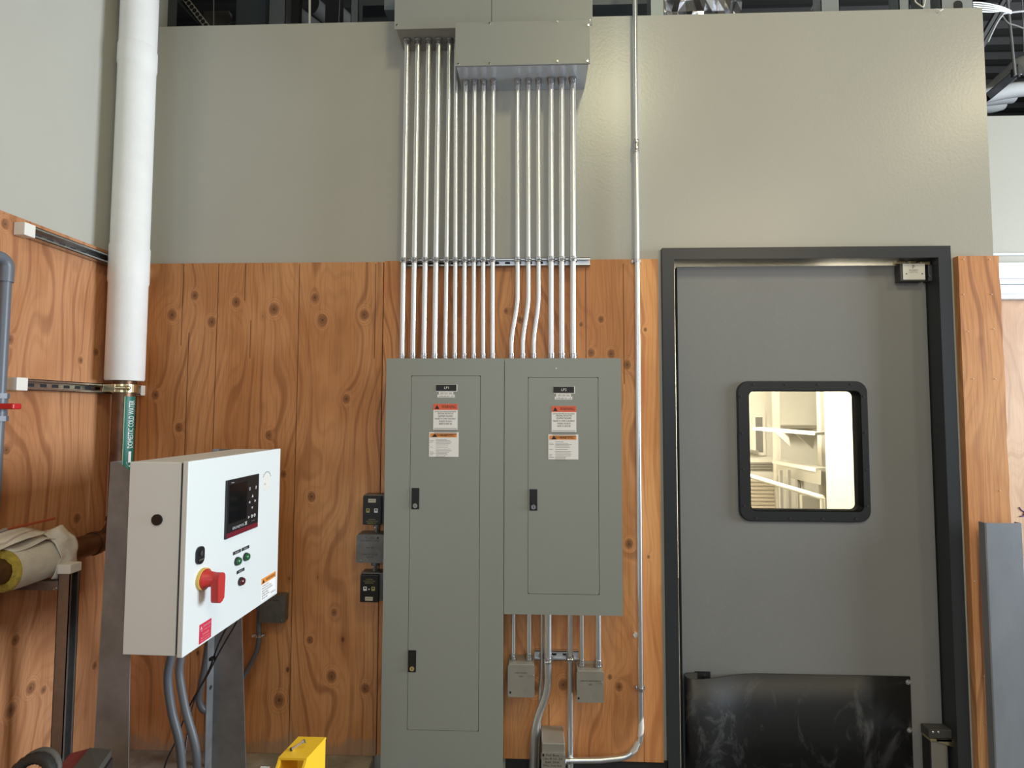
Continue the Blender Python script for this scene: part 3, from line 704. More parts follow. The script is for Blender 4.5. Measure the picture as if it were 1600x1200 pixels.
# pipe marker wrapped on the copper
ml = MB(); Rm = .0433; a0 = radians(-46); a1 = radians(16)
zt, zb = 1.700, 1.38
def cylp(a, z, R=Rm): return (PX+R*cos(a), PY+R*sin(a), z)
na = 12; vs = [cylp(a0+(a1-a0)*k/na, z_) for z_ in (zb, zt) for k in range(na+1)]
ml.add(vs, [[k, k+1, na+1+k+1, na+1+k] for k in range(na)], green, True)
vs = [cylp(a0-.05+.05*k, z_, Rm+.0001) for z_ in (zb, zt) for k in range(2)]; ml.add(vs, [[0, 1, 3, 2]], mat('pale_green_edge', (.45,.62,.42), .5))
_, _, tw = text_mesh('DOMESTIC COLD WATER')
_bm = bmesh.new(); _v0, _f0, _ = text_mesh('DOMESTIC COLD WATER'); _vv = [_bm.verts.new(v) for v in _v0]
for f_ in _f0:
    try: _bm.faces.new([_vv[i] for i in f_])
    except ValueError: pass
for k in range(-1, 9):
    bmesh.ops.bisect_plane(_bm, geom=list(_bm.verts)+list(_bm.edges)+list(_bm.faces), plane_co=(0, .1*k+.04, 0), plane_no=(0, 1, 0))
_bm.verts.index_update(); tv = [tuple(v.co) for v in _bm.verts]; tf = [[v.index for v in f_.verts] for f_ in _bm.faces]; _bm.free()
amid = (a0+a1)/2+.05
L_ = .205; kx = L_/tw; hh = .034
ml.add([cylp(amid-(v[1]-.36)*hh/Rm, 1.478+v[0]*kx, Rm+.0006) for v in tv], tf, white)
for poly in ([(-.006,1.465),(.006,1.465),(.006,1.418),(-.006,1.418)], [(-.014,1.420),(.014,1.420),(0,1.398)]):
    ml.add([cylp(amid+x/Rm, z_, Rm+.0006) for x, z_ in poly], [list(range(len(poly)))], white)
ml.build('pipe_marker', t_)['label'] = 'green marker reading domestic cold water'
# clamp
t_ = thing('pipe_clamp', 'yellowish metal clamp holding the vertical pipe to the lower strut', 'pipe clamp', (PX, PY, 1.72))
b = MB(); n = 32
o_ = [(PX+.050*cos(2*pi*k/n), PY+.050*sin(2*pi*k/n)) for k in range(n)]; i_ = [(PX+.0431*cos(2*pi*k/n), PY+.0431*sin(2*pi*k/n)) for k in range(n)]
vs = [(x, y, z_) for z_ in (1.718, 1.752) for P_ in (o_, i_) for x, y in P_]; fs = []
for k in range(n):
    j = (k+1) % n; fs += [[k, j, 2*n+j, 2*n+k], [n+k, 3*n+k, 3*n+j, n+j], [k, n+k, n+j, j], [2*n+k, 2*n+j, 3*n+j, 3*n+k]]
b.add(vs, fs, brass); b.box(PX-.052, PX+.0, PY-.053, PY-.046, 1.719, 1.751, brass, .001); b.build('band', t_)
b = MB(); b.cyl((PX+.018, PY-.072, 1.735), (PX+.052, PY-.052, 1.735), .007, brass, n=12); b.ball((PX+.055, PY-.05, 1.735), .011, brass); b.build('bolt', t_)

# jacketed section lying on the bracket, torn open
t_ = thing('pipe_insulation', 'torn white and yellow insulation sleeve around the horizontal copper pipe at the left edge', 'insulation', (PX, 1.82, 1.03))
b = MB(); rr = random.Random(11); n = 40; vs = []
Js = [1.735, 1.76, 1.80, 1.84, 1.88]
for y in Js:
    for k in range(n):
        a = 2*pi*k/n; r = .0715+rr.uniform(-.0006, .0006); vs.append((PX+r*cos(a), y, 1.105+r*sin(a)))
b.add(vs, [[i*n+k, i*n+(k+1) % n, (i+1)*n+(k+1) % n, (i+1)*n+k] for i in range(len(Js)-1) for k in range(n)], canvas, True); b.build('canvas_jacket', t_)
b = MB(); n = 36; vs = []
for y, ri, ro in ((1.728, .0435, .066), (1.735, .0432, .0700), (1.885, .0432, .0680)):
    for k in range(n):
        a = 2*pi*k/n; j = rr.uniform(-.0025, .0025) if y < 1.73 else 0
        vs.append((PX+(ri)*cos(a), y+j, 1.105+ri*sin(a))); vs.append((PX+(ro+j)*cos(a), y+j*.7, 1.105+(ro+j)*sin(a)))
fs = []
for k in range(n):
    j = (k+1) % n
    fs += [[2*k, 2*k+1, 2*j+1, 2*j], [2*k+1, 2*n+2*k+1, 2*n+2*j+1, 2*j+1], [2*n+2*k+1, 4*n+2*k+1, 4*n+2*j+1, 2*n+2*j+1], [4*n+2*k, 4*n+2*j, 4*n+2*j+1, 4*n+2*k+1]]
b.add(vs, fs, fibreg, True); b.build('glass_wool', t_)
# crumpled flaps: thick sheets draped on the pipe
def flap(parent, grid, th, m, name, disp=.004, seed=1):
    """grid: rows of points (world)"""
    rr = random.Random(seed); R0 = len(grid); C0 = len(grid[0]); vs = []
    fine_ = []
    S = 5
    for i in range((R0-1)*S+1):
        row = []; u = i/S; i0 = min(int(u), R0-2); fu = u-i0
        for j in range((C0-1)*S+1):
            v = j/S; j0 = min(int(v), C0-2); fv = v-j0
            P_ = (Vector(grid[i0][j0])*(1-fu)*(1-fv)+Vector(grid[i0+1][j0])*fu*(1-fv)+Vector(grid[i0][j0+1])*(1-fu)*fv+Vector(grid[i0+1][j0+1])*fu*fv)
            P_ += Vector((sin(u*3.1+v*2.3+seed), sin(u*2.3-v*3.7), sin(u*4.1+v*1.7)))*disp
            row.append(P_)
        fine_.append(row)
    H, W = len(fine_), len(fine_[0]); top = [p for r_ in fine_ for p in r_]; bot = [p-Vector((0, 0, th)) for p in top]
    fs = []; n_ = H*W
    for i in range(H-1):
        for j in range(W-1):
            a = i*W+j; fs += [[a, a+1, a+W+1, a+W], [n_+a, n_+a+W, n_+a+W+1, n_+a+1]]
    for i in range(H-1):
        for j in (0, W-1): a = i*W+j; fs.append([a, a+W, n_+a+W, n_+a])
    for j in range(W-1):
        for i in (0, H-1): a = i*W+j; fs.append([a, a+1, n_+a+1, n_+a])
    b = MB(); b.add(top+bot, fs, m, True); return b.build(name, parent)
def ringpt(y, deg, r): a = radians(deg); return (PX+r*cos(a), y, 1.105+r*sin(a))
flap(t_, [[ringpt(1.868+dy*.3, d, .0735+e) for d, e, dy in ((115,.012,0),(80,.016,0),(45,.012,0),(10,.006,0),(-25,.004,0),(-48,.012,-.04))],
          [ringpt(1.905, d, .072+e) for d, e in ((115,.03),(80,.035),(45,.024),(12,.012),(-25,.010),(-48,.02))],
          [ringpt(1.945, d, .066+e) for d, e in ((118,.02),(82,.045),(48,.030),(15,.012),(-22,.018),(-42,.045))]], .002, canvas, 'torn_flap', .003, 2)
flap(t_, [[(-1.86,1.66,1.195),(-1.79,1.66,1.205),(-1.735,1.67,1.185)], [(-1.86,1.74,1.215),(-1.79,1.74,1.222),(-1.72,1.75,1.195)], [(-1.85,1.85,1.222),(-1.78,1.85,1.224),(-1.72,1.86,1.215)]], .002, canvas, 'torn_flap', .005, 5)
flap(t_, [[(-1.83,1.70,1.165),(-1.76,1.72,1.180),(-1.72,1.74,1.170)], [(-1.83,1.80,1.180),(-1.76,1.82,1.195),(-1.71,1.84,1.183)], [(-1.82,1.90,1.178),(-1.76,1.92,1.185),(-1.70,1.92,1.170)]], .002, canvas, 'torn_flap', .004, 8)
b = MB(); b.cyl(at(-30, 841, 1.66), at(12, 827, 1.70), .0045, mat('grey_stick_end', (.25,.22,.20), .6), n=10); b.cyl(at(12, 827, 1.70), at(85, 810, 1.92), .0045, mat('orange_red_paint', (.42,.075,.03), .5), n=10)
tag(b.build('marker_stick'), 'thin orange red stick lying on the torn insulation', 'stick')

# bracket: post and arm of strut
t_ = thing('pipe_stand', 'steel strut post with white cap and side arm under the horizontal pipe', 'pipe stand', (-1.652, 1.88, .1))
def cchan_z(mb, x0, x1, y0, y1, z0, z1, m, lip=.009):
    """strut along z, open towards +x"""
    th = .0025
    mb.box(x0, x0+th, y0, y1, z0, z1, m); mb.box(x0, x1, y0, y0+th, z0, z1, m); mb.box(x0, x1, y1-th, y1, z0, z1, m)
    mb.box(x1-th, x1, y0, y0+lip, z0, z1, m); mb.box(x1-th, x1, y1-lip, y1, z0, z1, m)
b = MB(); cchan_z(b, -1.675, -1.632, 1.860, 1.903, .1, 1.062, strutm); b.build('post', t_)
b = MB(); b.box(-1.678, -1.629, 1.857, 1.906, 1.060, 1.092, plast_w, .003); b.build('post_cap', t_)
b = MB(); b.box(-1.8515, -1.676, 1.862, 1.900, 1.000, 1.0335, strutm, .002); b.build('arm', t_)
b = MB(); b.cyl((-1.684, 1.862, 1.008), (-1.684, 1.856, 1.008), .004, chrome, n=8); b.build('bolt', t_)

# grey pvc riser with valve
t_ = thing('pvc_pipe', 'grey plastic riser with an elbow at its top, at the left edge', 'pipe', (-1.825, 1.762, 1.55))
xp, yp = -1.822, 1.762
b = MB(); b.tube([(xp, yp, .1), (xp, yp, 2.13)], .0155, pvc, n=20); b.build('riser', t_)
b = MB(); E = [(xp, yp, 2.085), (xp, yp, 2.135)]
for k in range(1, 9):
    a = (pi/2)*k/8; E.append((xp, yp-.03*(1-cos(a)), 2.135+.03*sin(a)))
E.append((xp, yp-.085, 2.165)); b.tube(E, .0205, pvc, n=20); b.build('elbow', t_)
b = MB(); b.tube([(xp, yp-.07, 2.165), (xp, .4, 2.165)], .0155, pvc, n=16); b.build('branch', t_)
t_ = thing('ball_valve', 'grey plastic valve with a red lever on the riser at the left edge', 'valve', (xp, yp, 1.64))
b = MB(); b.cyl((xp, yp, 1.610), (xp, yp, 1.690), .021, pvc, n=16); b.cyl((xp, yp, 1.602), (xp, yp, 1.620), .025, pvc, n=8, smooth=False); b.cyl((xp, yp, 1.680), (xp, yp, 1.698), .025, pvc, n=8, smooth=False); b.build('valve_body', t_)
b = MB(); z_ = 1.652; b.tube([(xp+.02, yp, z_), (xp+.035, yp-.004, z_)], .008, redp); b.box(xp+.028, xp+.078, yp-.03, yp+.002, z_-.009, z_+.011, redp, .004); b.build('lever', t_)

# ------------------------------------------------------------------ pump control cabinet
A = Vector((-1.044, 1.600)); U = Vector((.0248, .9997)); Nn = Vector((.9997, -.0248))
CW, Z0, Z1 = .565, .901, 1.483
cab = thing('control_cabinet', 'white pump control cabinet on grey legs with a black display and red rotary switch', 'control cabinet', (A.x, A.y, Z0))
# local frame: x = along the front (away from camera), y = inwards (-normal), z up ; world = A + x*U - y*Nn
MC = Matrix(((U.x, -Nn.x, 0, A.x), (U.y, -Nn.y, 0, A.y), (0, 0, 1, 0), (0, 0, 0, 1)))
b = MB(); b.box(0, CW, .026, .190, Z0+.001, Z1-.001, cabw, .0025, MC); body = b.build('body', cab)
b = MB(); b.box(.004, CW-.004, .018, .026, Z0+.005, Z1-.005, mat('door_seal', (.05,.05,.055), .7), 0, MC); b.build('seal', cab)
b = MB(); b.box(-.002, CW+.002, 0, .018, Z0-.003, Z1+.002, cabw, .0025, MC); cd = b.build('door', cab)
b = MB(); b.cyl((0.001, .095, 1.307), (-.004, .095, 1.307), .017, black, M=MC, n=24); b.build('hole_plug', body)
# display
b = MB(); b.box(.190, .395, -.006, 0, 1.203, 1.402, black, .0015, MC); ds = b.build('display', cd)
b = MB(); b.box(.193, .392, -.0068, -.006, 1.2045, 1.2215, mat('dark_red_strip', (.16,.012,.022), .35), 0, MC); b.build('colour_strip', ds)
b = MB(); b.box(.205, .315, -.0065, -.006, 1.252, 1.385, mat('lcd_dark', (.004,.005,.006), .12, coat=.3), 0, MC); b.build('screen', ds)
wk = mat('key_print', (.60,.60,.60), .5)
def keydot(x, z, kind):
    q = MB()
    if kind == 0: q.prism([(x-.002, z-.006), (x+.002, z-.006), (x+.003, z+.005), (x-.001, z+.007)], -.0072, -.0062, wk, MC)
    elif kind == 1: q.prism([(x-.005, z-.004), (x+.005, z-.004), (x, z+.006)], -.0072, -.0062, wk, MC)
    elif kind == 2: q.prism([(x+.004, z-.005), (x+.004, z+.005), (x-.005, z)], -.0072, -.0062, wk, MC)
    elif kind == 3: q.prism([(x-.004, z-.005), (x-.004, z+.005), (x+.006, z)], -.0072, -.0062, wk, MC)
    elif kind == 4: q.prism([(x-.005, z+.003), (x+.005, z+.003), (x, z-.005)], -.0072, -.0062, wk, MC)
    else: q.ringprism([(x+.006*cos(a*pi/6), z+.006*sin(a*pi/6)) for a in range(12)], [(x+.003*cos(a*pi/6), z+.003*sin(a*pi/6)) for a in range(12)], -.0072, -.0062, wk, MC)
    q.build('key', ds)
for x, z, k_ in ((.331,1.354,0),(.372,1.354,0),(.351,1.325,1),(.331,1.305,2),(.369,1.305,3),(.350,1.283,4),(.329,1.252,3),(.349,1.252,5),(.368,1.252,5)): keydot(x, z, k_)
b = MB(); b.text('GRUNDFOS', .262, 1.228, -.0072, .013, wk, MC, fit=.072)
for sg in (1, -1):
    b.box(-.008, .008, -.0072, -.0066, -.0018, .0018, wk, 0, MC @ Matrix.Translation((.311, 0, 1.234)) @ Matrix.Rotation(sg*.8, 4, 'Y'))
b.text('Control', .357, 1.232, -.0072, .007, mat('key_print_dim', (.25,.25,.25), .5), MC); b.text('Power', .222, 1.389, -.0072, .007, wk, MC, fit=.018); b.build('print', ds)
# round sticker
b = MB(); z_ = 1.367
pl = [(.462+.030*cos(a*pi/16), 1.362+.036*sin(a*pi/16)) for a in range(32)]; b.prism(pl, -.0006, 0, mat('shiny_white_seal', (.86,.85,.78), .2, coat=.8), MC)
for k in range(9):
    a = radians(35+k*13.5); x, z2 = .462+.0335*cos(a), 1.362+.0395*sin(a)
    b.box(-.003, .003, -.0009, -.0006, -.0016, .0016, mat('seal_grey', (.30,.30,.30), .5), 0, MC @ Matrix.Translation((x, 0, z2)) @ Matrix.Rotation(-(a-pi/2), 4, 'Y'))
b.text('OK', .448, 1.352, -.0009, .010, mat('seal_grey', (.30,.30,.30), .5), MC); b.build('round_sticker', cd)
# lock
b = MB(); b.prism(rrect(.043, .081, 1.158, 1.213, .017, 6), -.006, 0, black, MC); b.cyl((.062, -.006, 1.192), (.062, -.009, 1.192), .009, mat('lock_core', (.03,.03,.03), .25), M=MC); b.box(.0605, .0635, -.0095, -.009, 1.185, 1.199, chrome, 0, MC); b.box(.052, .074, -.008, -.006, 1.170, 1.174, chrome, 0, MC); b.build('lock', cd)
# pushbuttons with plates
for (x, z, txt, pz) in ((.270, 1.1095, 'PUMP 1', 1.1415), (.3235, 1.1105, 'PUMP 2', 1.1415), (.296, 1.0315, 'FAULT', 1.0685)):
    b = MB(); b.box(x-.024, x+.024, -.0012, 0, pz-.0055, pz+.0055, blackpaper, 0, MC); b.text(txt, x, pz-.003, -.0016, .008, wk, MC, fit=.026); b.build('legend_plate', cd)
    g = greenl if pz > 1.1 else redl
    b = MB(); b.cyl((x, 0, z), (x, -.006, z), .0150, mat('bezel_black', (.02,.02,.02), .35), M=MC, n=24); b.tube([(x, -.006, z), (x, -.012, z), (x, -.0155, z), (x, -.017, z)], [.0130, .0130, .0095, .004], g, n=20, M=MC); b.build('indicator_lamp', cd)['label'] = 'dark red lamp' if g is redl else 'green lamp'
# rotary main switch
b = MB(); b.cyl((.082, 0, 1.106), (.082, -.010, 1.106), .0345, yelp, M=MC, n=32); rs = b.build('rotary_switch', cd)
b = MB(); b.tube([(.082, -.010, 1.106), (.082, -.013, 1.106), (.082, -.016, 1.106), (.082, -.042, 1.106), (.082, -.045, 1.106)], [.0315, .0315, .0255, .0215, .020], redh, n=28, M=MC)
b.prism([(.082+.0195*cos(radians(a)), 1.108+.0195*sin(radians(a))) for a in range(-10, 191, 20)]+[(.0655, 1.045), (.069, 1.037), (.078, 1.0335), (.090, 1.037), (.0985, 1.045)], -.064, -.040, redh, MC); b.build('handle', rs)['label'] = 'red handle'
# stickers
b = MB(); b.box(.441, .549, -.0006, 0, .908, .994, white, 0, MC); b.box(.441, .549, -.0012, -.0006, .972, .994, orange, 0, MC)
b.prism([(.446,.975),(.464,.975),(.455,.990)], -.0016, -.0012, blackpaper, MC); b.text('WARNING', .508, .977, -.0016, .017, blackpaper, MC, fit=.070)
for k, (s_, f_) in enumerate((('To reduce risk of', .050), ('electric shock or fire,', .070), ('open all circuits before', .080), ('servicing. See manual', .045), ('and follow the local', .055), ('wiring rules.', .045))):
    b.text(s_, .446+f_/2, .962-k*.0095, -.0009, .009, blackpaper, MC, fit=f_)
b.text('97516', .530, .916, -.0009, .010, blackpaper, MC, fit=.034); b.build('warning_sticker', cd)['label'] = 'orange and white warning sticker'
redst = mat('sticker_red', (.62,.03,.07), .5); pinkp = mat('sticker_pale_print', (.80,.35,.38), .5)
b = MB(); b.box(.074, .135, -.0006, 0, .905, .965, redst, 0, MC); b.prism([(.078,.948),(.089,.948),(.0835,.959)], -.0012, -.0006, pinkp, MC)
b.text('DANGER', .112, .951, -.0009, .010, pinkp, MC, fit=.038); b.text('High voltage inside', .105, .941, -.0009, .007, pinkp, MC, fit=.050); b.text('DANGER', .107, .927, -.0009, .009, pinkp, MC, fit=.034); b.text('Haute tension', .104, .918, -.0009, .007, pinkp, MC, fit=.046); b.text('Voir manuel', .104, .910, -.0009, .007, pinkp, MC, fit=.046); b.build('danger_sticker', cd)['label'] = 'small red sticker'
# legs of the stand
st = thing('cabinet_stand', 'pair of grey stainless sheet legs behind and under the white control cabinet', 'cabinet stand', (-1.26, 1.9, .1))
def leg(yw, fy, xs_top, xs_bot, cut, name='leg'):
    b = MB()
    xa, xb = xs_top; ya, yb = xs_bot
    pol = [(ya, .1), (yb, .1), (xb, 1.40), (xb, 1.445 if cut else 1.478)] + ([(xb-.05, 1.480)] if cut else []) + [(xa, 1.480)]
    b.prism(pol, yw, yw+.003, steelp)
    # back flange
    vs = [(xa, yw+(fy if fy < 0 else 0), 1.480), (xa, yw+(0 if fy < 0 else fy), 1.480), (ya, yw+(0 if fy < 0 else fy), .1), (ya, yw+(fy if fy < 0 else 0), .1)]
    vs += [(v[0]-.003, v[1], v[2]) for v in vs]
    b.add(vs, [[0,1,2,3],[4,7,6,5],[0,4,5,1],[1,5,6,2],[2,6,7,3],[3,7,4,0]], steelp)
    return b.build(name, st)
leg(1.617, .045, (-1.303, -1.2325), (-1.325, -1.200), True)
lg = leg(2.195, -.045, (-1.307, -1.225), (-1.296, -1.150), False)
b = MB(); p = at(328.5, 1073, 2.165); b.cyl((-1.302, 2.175, .517), (-1.297, 2.175, .517), .008, dark_hole, n=12); b.build('bolt_hole', lg)
b = MB(); b.box(-1.300, -1.236, 1.620, 2.195, 1.02, 1.06, steelp, .002); b.build('crossbar', st)

# flexible conduits and cables from the cabinet bottom
def flex(label, pts, r, name='flexible_conduit', m=flexg, top=True, cat='conduit'):
    t_ = thing(name, label, cat, pts[-1]); b = MB(); b.tube(smoothpath(pts, 8), r, m, n=12); b.build('tube' if r > .006 else 'cord', t_)
    if top: b = MB(); b.cyl(pts[0], (pts[0][0], pts[0][1], pts[0][2]-.022), r*1.35, m, n=8, smooth=False); b.build('connector', t_)
    return t_
flex('grey flexible conduit nearest the left leg under the white cabinet', [(-1.150,1.72,.902),(-1.160,1.72,.85),(-1.169,1.72,.777),(-1.153,1.72,.678),(-1.124,1.72,.579),(-1.110,1.72,.46),(-1.108,1.72,.30),(-1.12,1.72,.1)], .0128)
flex('grey flexible conduit just right of the nearest one under the cabinet corner', [(-1.084,1.66,.902),(-1.092,1.66,.85),(-1.090,1.66,.808),(-1.068,1.66,.712),(-1.037,1.66,.617),(-1.026,1.66,.541),(-1.02,1.66,.36),(-1.03,1.66,.1)], .0118)
flex('grey flexible conduit curling in front of the far cabinet leg', [(-1.215,2.08,.902),(-1.262,2.12,.80),tuple(at(326,1000,2.25)),tuple(at(320,1040,2.30)),tuple(at(313,1075,2.32)),tuple(at(311,1094,2.33)),tuple(at(318,1109,2.34)),tuple(at(332,1111,2.36)),tuple(at(344,1111,2.425))], .0138)
flex('left one of two black cables hanging from the white cabinet bottom by the far leg', [(-1.06,1.90,.90),(-1.086,1.90,.862),(-1.114,1.90,.802),(-1.146,1.90,.712),(-1.2,1.885,.60),(-1.235,1.87,.49),(-1.27,1.86,.38),(-1.28,1.85,.1)], .0028, 'power_cable', black, False, 'cable')
flex('right one of two black cables hanging from the white cabinet bottom by the far leg', [(-1.045,1.90,.90),(-1.051,1.90,.881),(-1.102,1.90,.791),(-1.140,1.895,.712),(-1.186,1.88,.60),(-1.16,1.80,.40),(-1.15,1.80,.1)], .0028, 'power_cable', black, False, 'cable')
b = MB(); b.box(-1.138,-1.122,1.888,1.906,.755,.765, black, .001); b.cyl((-1.122,1.895,.760),(-1.108,1.89,.768),.0015,black,n=6); tag(b.build('cable_tie'), 'black cable tie bundling the two black cables', 'cable tie')

# ------------------------------------------------------------------ yellow bracket and the bits at the bottom left
ys_ = thing('yellow_stand', 'bright yellow steel stand with a bolt through its sloping top', 'stand', (-.66, 1.62, .0))
Y0 = 1.60
c1 = at(434, 1184, 1.545); c2 = at(479, 1184, 1.545); c3 = at(498, 1151.5, 1.66); c4 = at(450, 1150.5, 1.66)
xL, xR = c1.x+.001, c2.x
z0f, z0b = c1.z, c3.z
b = MB()
vs = [(xL, 1.545, z0f), (xR, 1.545, z0f), (xR+.012, 1.66, z0b), (xL+.008, 1.66, z0b)]
vs += [(x, y, z_-.006) for x, y, z_ in vs]
b.add(vs, [[0,1,2,3],[4,7,6,5],[0,4,5,1],[1,5,6,2],[2,6,7,3],[3,7,4,0]], yellow); b.build('top_plate', ys_)
for x0_, x1_ in ((xL-.0, xL+.007), (xR-.007, xR)):
    b = MB(); dxb = .010
    pol = [(1.545, z0f-.004), (1.660, z0b-.004), (1.660, .101), (1.40, .101), (1.46, z0f-.12), (1.512, z0f-.045)]
    n = len(pol); vs = [(x0_+(y-1.545)*.09, y, z_) for y, z_ in pol]+[(x1_+(y-1.545)*.09, y, z_) for y, z_ in pol]
    b.add(vs, [[k, (k+1) % n, n+(k+1) % n, n+k] for k in range(n)]+[list(range(n))[::-1], list(range(n, 2*n))], yellow); b.build('side_plate', ys_)
b = MB(); b.box(xL+.006, xR+.004, 1.640, 1.647, .101, z0b-.012, yellow); b.build('back_plate', ys_)
pa = at(459, 1166, 1.595); pb_ = at(474, 1157.5, 1.60); b = MB(); zc = (z0f+z0b)/2
b.cyl((pa.x, 1.585, zc+.004), (pa.x+.028, 1.592, zc+.020), .0045, chrome, n=12); b.cyl((pa.x-.003, 1.584, zc+.002), (pa.x, 1.585, zc+.004), .0065, dark_hole, n=12); b.cyl((pa.x+.027, 1.5915, zc+.0195), (pa.x+.033, 1.593, zc+.023), .0065, chrome, n=10); b.build('bolt', ys_)
b = MB(); p = at(424, 1197, 1.50); b.cyl((xL-.022, 1.49, p.z), (xL+.004, 1.49, p.z), .005, chrome, n=10); b.build('bolt', ys_)['label'] = 'side bolt'

tb = thing('tool_case', 'red tool case with a dark grey lid standing at the bottom left', 'tool case', (-1.2, 1.4, .3))
rc = mat('faded_red_plastic', (.22,.030,.030), .6); gc = mat('grey_green_lid', (.075,.072,.060), .65)
def sk(pts, m, name, par, th=.02, down_=.25):
    top = [Vector(p_) for p_ in pts]; bot = [Vector((p_.x, p_.y, p_.z-down_)) for p_ in top]; n = len(top)
    b = MB(); b.add(top+bot, [[k, (k+1) % n, n+(k+1) % n, n+k] for k in range(n)]+[list(range(n))[::-1], list(range(n, 2*n))], m); return b.build(name, par)
q1, q2, q3, q4 = at(112,1203,1.30), at(140,1168,1.50), at(174,1171,1.50), at(152,1203,1.30)
sk([q1, q2, q3, q4], gc, 'lid', tb, down_=.02)
q5_, q6 = at(86,1204,1.30), at(110,1176,1.45)
for v in (q5_, q6): v.z -= .0
lo = .30
b = MB(); T_ = [q5_, q6, q2, q1]; T_ = [Vector(v) for v in T_]
T_ = [Vector((v.x, v.y, v.z-.002)) for v in T_]
bt = [Vector((v.x, v.y, .10)) for v in T_]; b.add(T_+bt, [[0,1,2,3],[7,6,5,4],[0,4,5,1],[1,5,6,2],[2,6,7,3],[3,7,4,0]], rc); b.build('side', tb)
dk_ = mat('dark_case_body', (.03,.022,.022), .6)
T_ = [Vector((v.x+(.006 if v in (q3, q4) else 0), v.y, v.z-.022)) for v in (q1, q2, q3, q4)]; bt = [Vector((v.x, v.y, .10)) for v in T_]
b = MB(); b.add(T_+bt, [[0,1,2,3],[7,6,5,4],[0,4,5,1],[1,5,6,2],[2,6,7,3],[3,7,4,0]], dk_); b.build('body', tb)
# coil
hs = thing('hose_coil', 'black ribbed hose coil at the bottom left edge', 'hose', (-1.26, 1.3, .6))
b = MB(); pc = at(48, 1226, 1.30); pc.x -= .004; P = []
for k in range(25):
    a = pi*k/24; P.append((pc.x+.052*cos(a), 1.30+.02*sin(a), pc.z+.050*sin(a)))
rad = [.012+.0018*(k % 2) for k in range(25)]
b.tube([(P[0][0], 1.30, .11)]+P+[(P[-1][0], 1.30, .11)], [.012]+rad+[.012], mat('hose_black', (.02,.02,.02), .5), n=12); b.build('hose', hs)
b = MB(); P2 = [(x_, y_+.018, z_+.006) for x_, y_, z_ in P]; b.tube([(P2[0][0], 1.318, .11)]+P2+[(P2[-1][0], 1.318, .11)], .0085, mat('hose_grey', (.09,.085,.075), .6), n=10); b.build('sleeve', hs)

# ------------------------------------------------------------------ the door
d1 = bpy.data.objects.new('door_1', None); COL.objects.link(d1); d1.location = (1.245, 2.5, 0); structure(d1)
b = MB(); fx0, fx1, fi0, fi1, ft, fit = .602, 1.889, .655, 1.834, 2.391, 2.338
yA = 2.425
for pol in ([(fx0,0),(fi0,0),(fi0,fit),(fx0,ft)], [(fx0,ft),(fi0,fit),(fi1,fit),(fx1,ft)], [(fi1,0),(fx1,0),(fx1,ft),(fi1,fit)]):
    b.prism(pol, yA, yA+.0245, framem)
b.box(fi0-.02, fi0, yA+.0245, 2.60, 0, fit, framem); b.box(fi1, fi1+.02, yA+.0245, 2.60, 0, fit+.02, framem); b.box(fi0, fi1, yA+.0245, 2.60, fit, fit+.02, framem)
b.box(fi0, .690, 2.555, 2.60, 0, fit, framem); b.box(1.829, fi1, 2.555, 2.60, 0, fit, framem)
b.build('frame', d1)
b = MB(); b.box(.606, fi1, 2.57, 2.60, fit+.02, fit+.07, framem); b.build('rear_casing', d1)
LY = 2.502
lx0, lx1, lz0, lz1 = .690, 1.829, .008, 2.324
lf = MB()
win = rrect(1.004, 1.512, 1.188, 1.740, .022, 4); n4 = len(win)
def outer_match(P, x0, x1, z0, z1):
    cx, cz = (1.004+1.512)/2, (1.188+1.740)/2; out = []
    for x, z in P:
        # project along the ray from the window centre onto the leaf rectangle, corners kept by nearest sector
        dx, dz = x-cx, z-cz
        tx = ((x1-cx) if dx > 0 else (x0-cx))/dx if abs(dx) > 1e-6 else 1e9
        tz = ((z1-cz) if dz > 0 else (z0-cz))/dz if abs(dz) > 1e-6 else 1e9
        t_ = min(tx, tz); out.append((cx+dx*t_, cz+dz*t_))
    for cxn, czn in ((x1, z1), (x0, z1), (x0, z0), (x1, z0)):
        k = min(range(len(out)), key=lambda i: (out[i][0]-cxn)**2+(out[i][1]-czn)**2); out[k] = (cxn, czn)
    return out
lf.ringprism(outer_match(win, lx0, lx1, lz0, lz1), win, LY, LY+.044, leafm); lf = lf.build('leaf', d1)
# window: gasket on both faces, panes
go = rrect(.954, 1.543, 1.142, 1.783, .052, 8); gi = rrect(1.004, 1.512, 1.188, 1.740, .026, 8)
gk = MB(); gm = rrect(.958, 1.539, 1.146, 1.779, .050, 8)
gk.ringprism(go, gi, LY-.010, LY-.0005, gasket); gk.ringprism(gm, gi, LY-.014, LY-.010, gasket); gk.ringprism(go, gi, LY+.0445, LY+.054, gasket)
gl_in = rrect(1.0065, 1.5095, 1.1905, 1.7375, .025, 8)
gk.ringprism(gi, gl_in, LY-.0138, LY+.0538, mat('gasket_lining', (.008,.008,.008), .9, spec=.05))
gk = gk.build('window_gasket', lf)
def at2(px, py): return at(px, py, LY-.014)
for u, v in ((228,100),(470,100),(712,100),(958,98),(252,1103),(503,1105),(748,1107),(998,1108),(135,190),(143,465),(153,737),(160,1010),(1053,190),(1066,462),(1080,740),(1090,1012)):
    p = at2(1130+u/4.8, 580+v/4.8); p.x = min(p.x, 1.528); b = MB(); b.cyl((p.x, LY-.0138, p.z), (p.x, LY-.0165, p.z), .0042, mat('bolt_dark', (.06,.06,.06), .3), n=10)
    q = b.build('gasket_bolt', lf)
gl = bpy.data.materials.new('clear_glass'); t, bb = nt(gl); t.nodes.remove(bb)
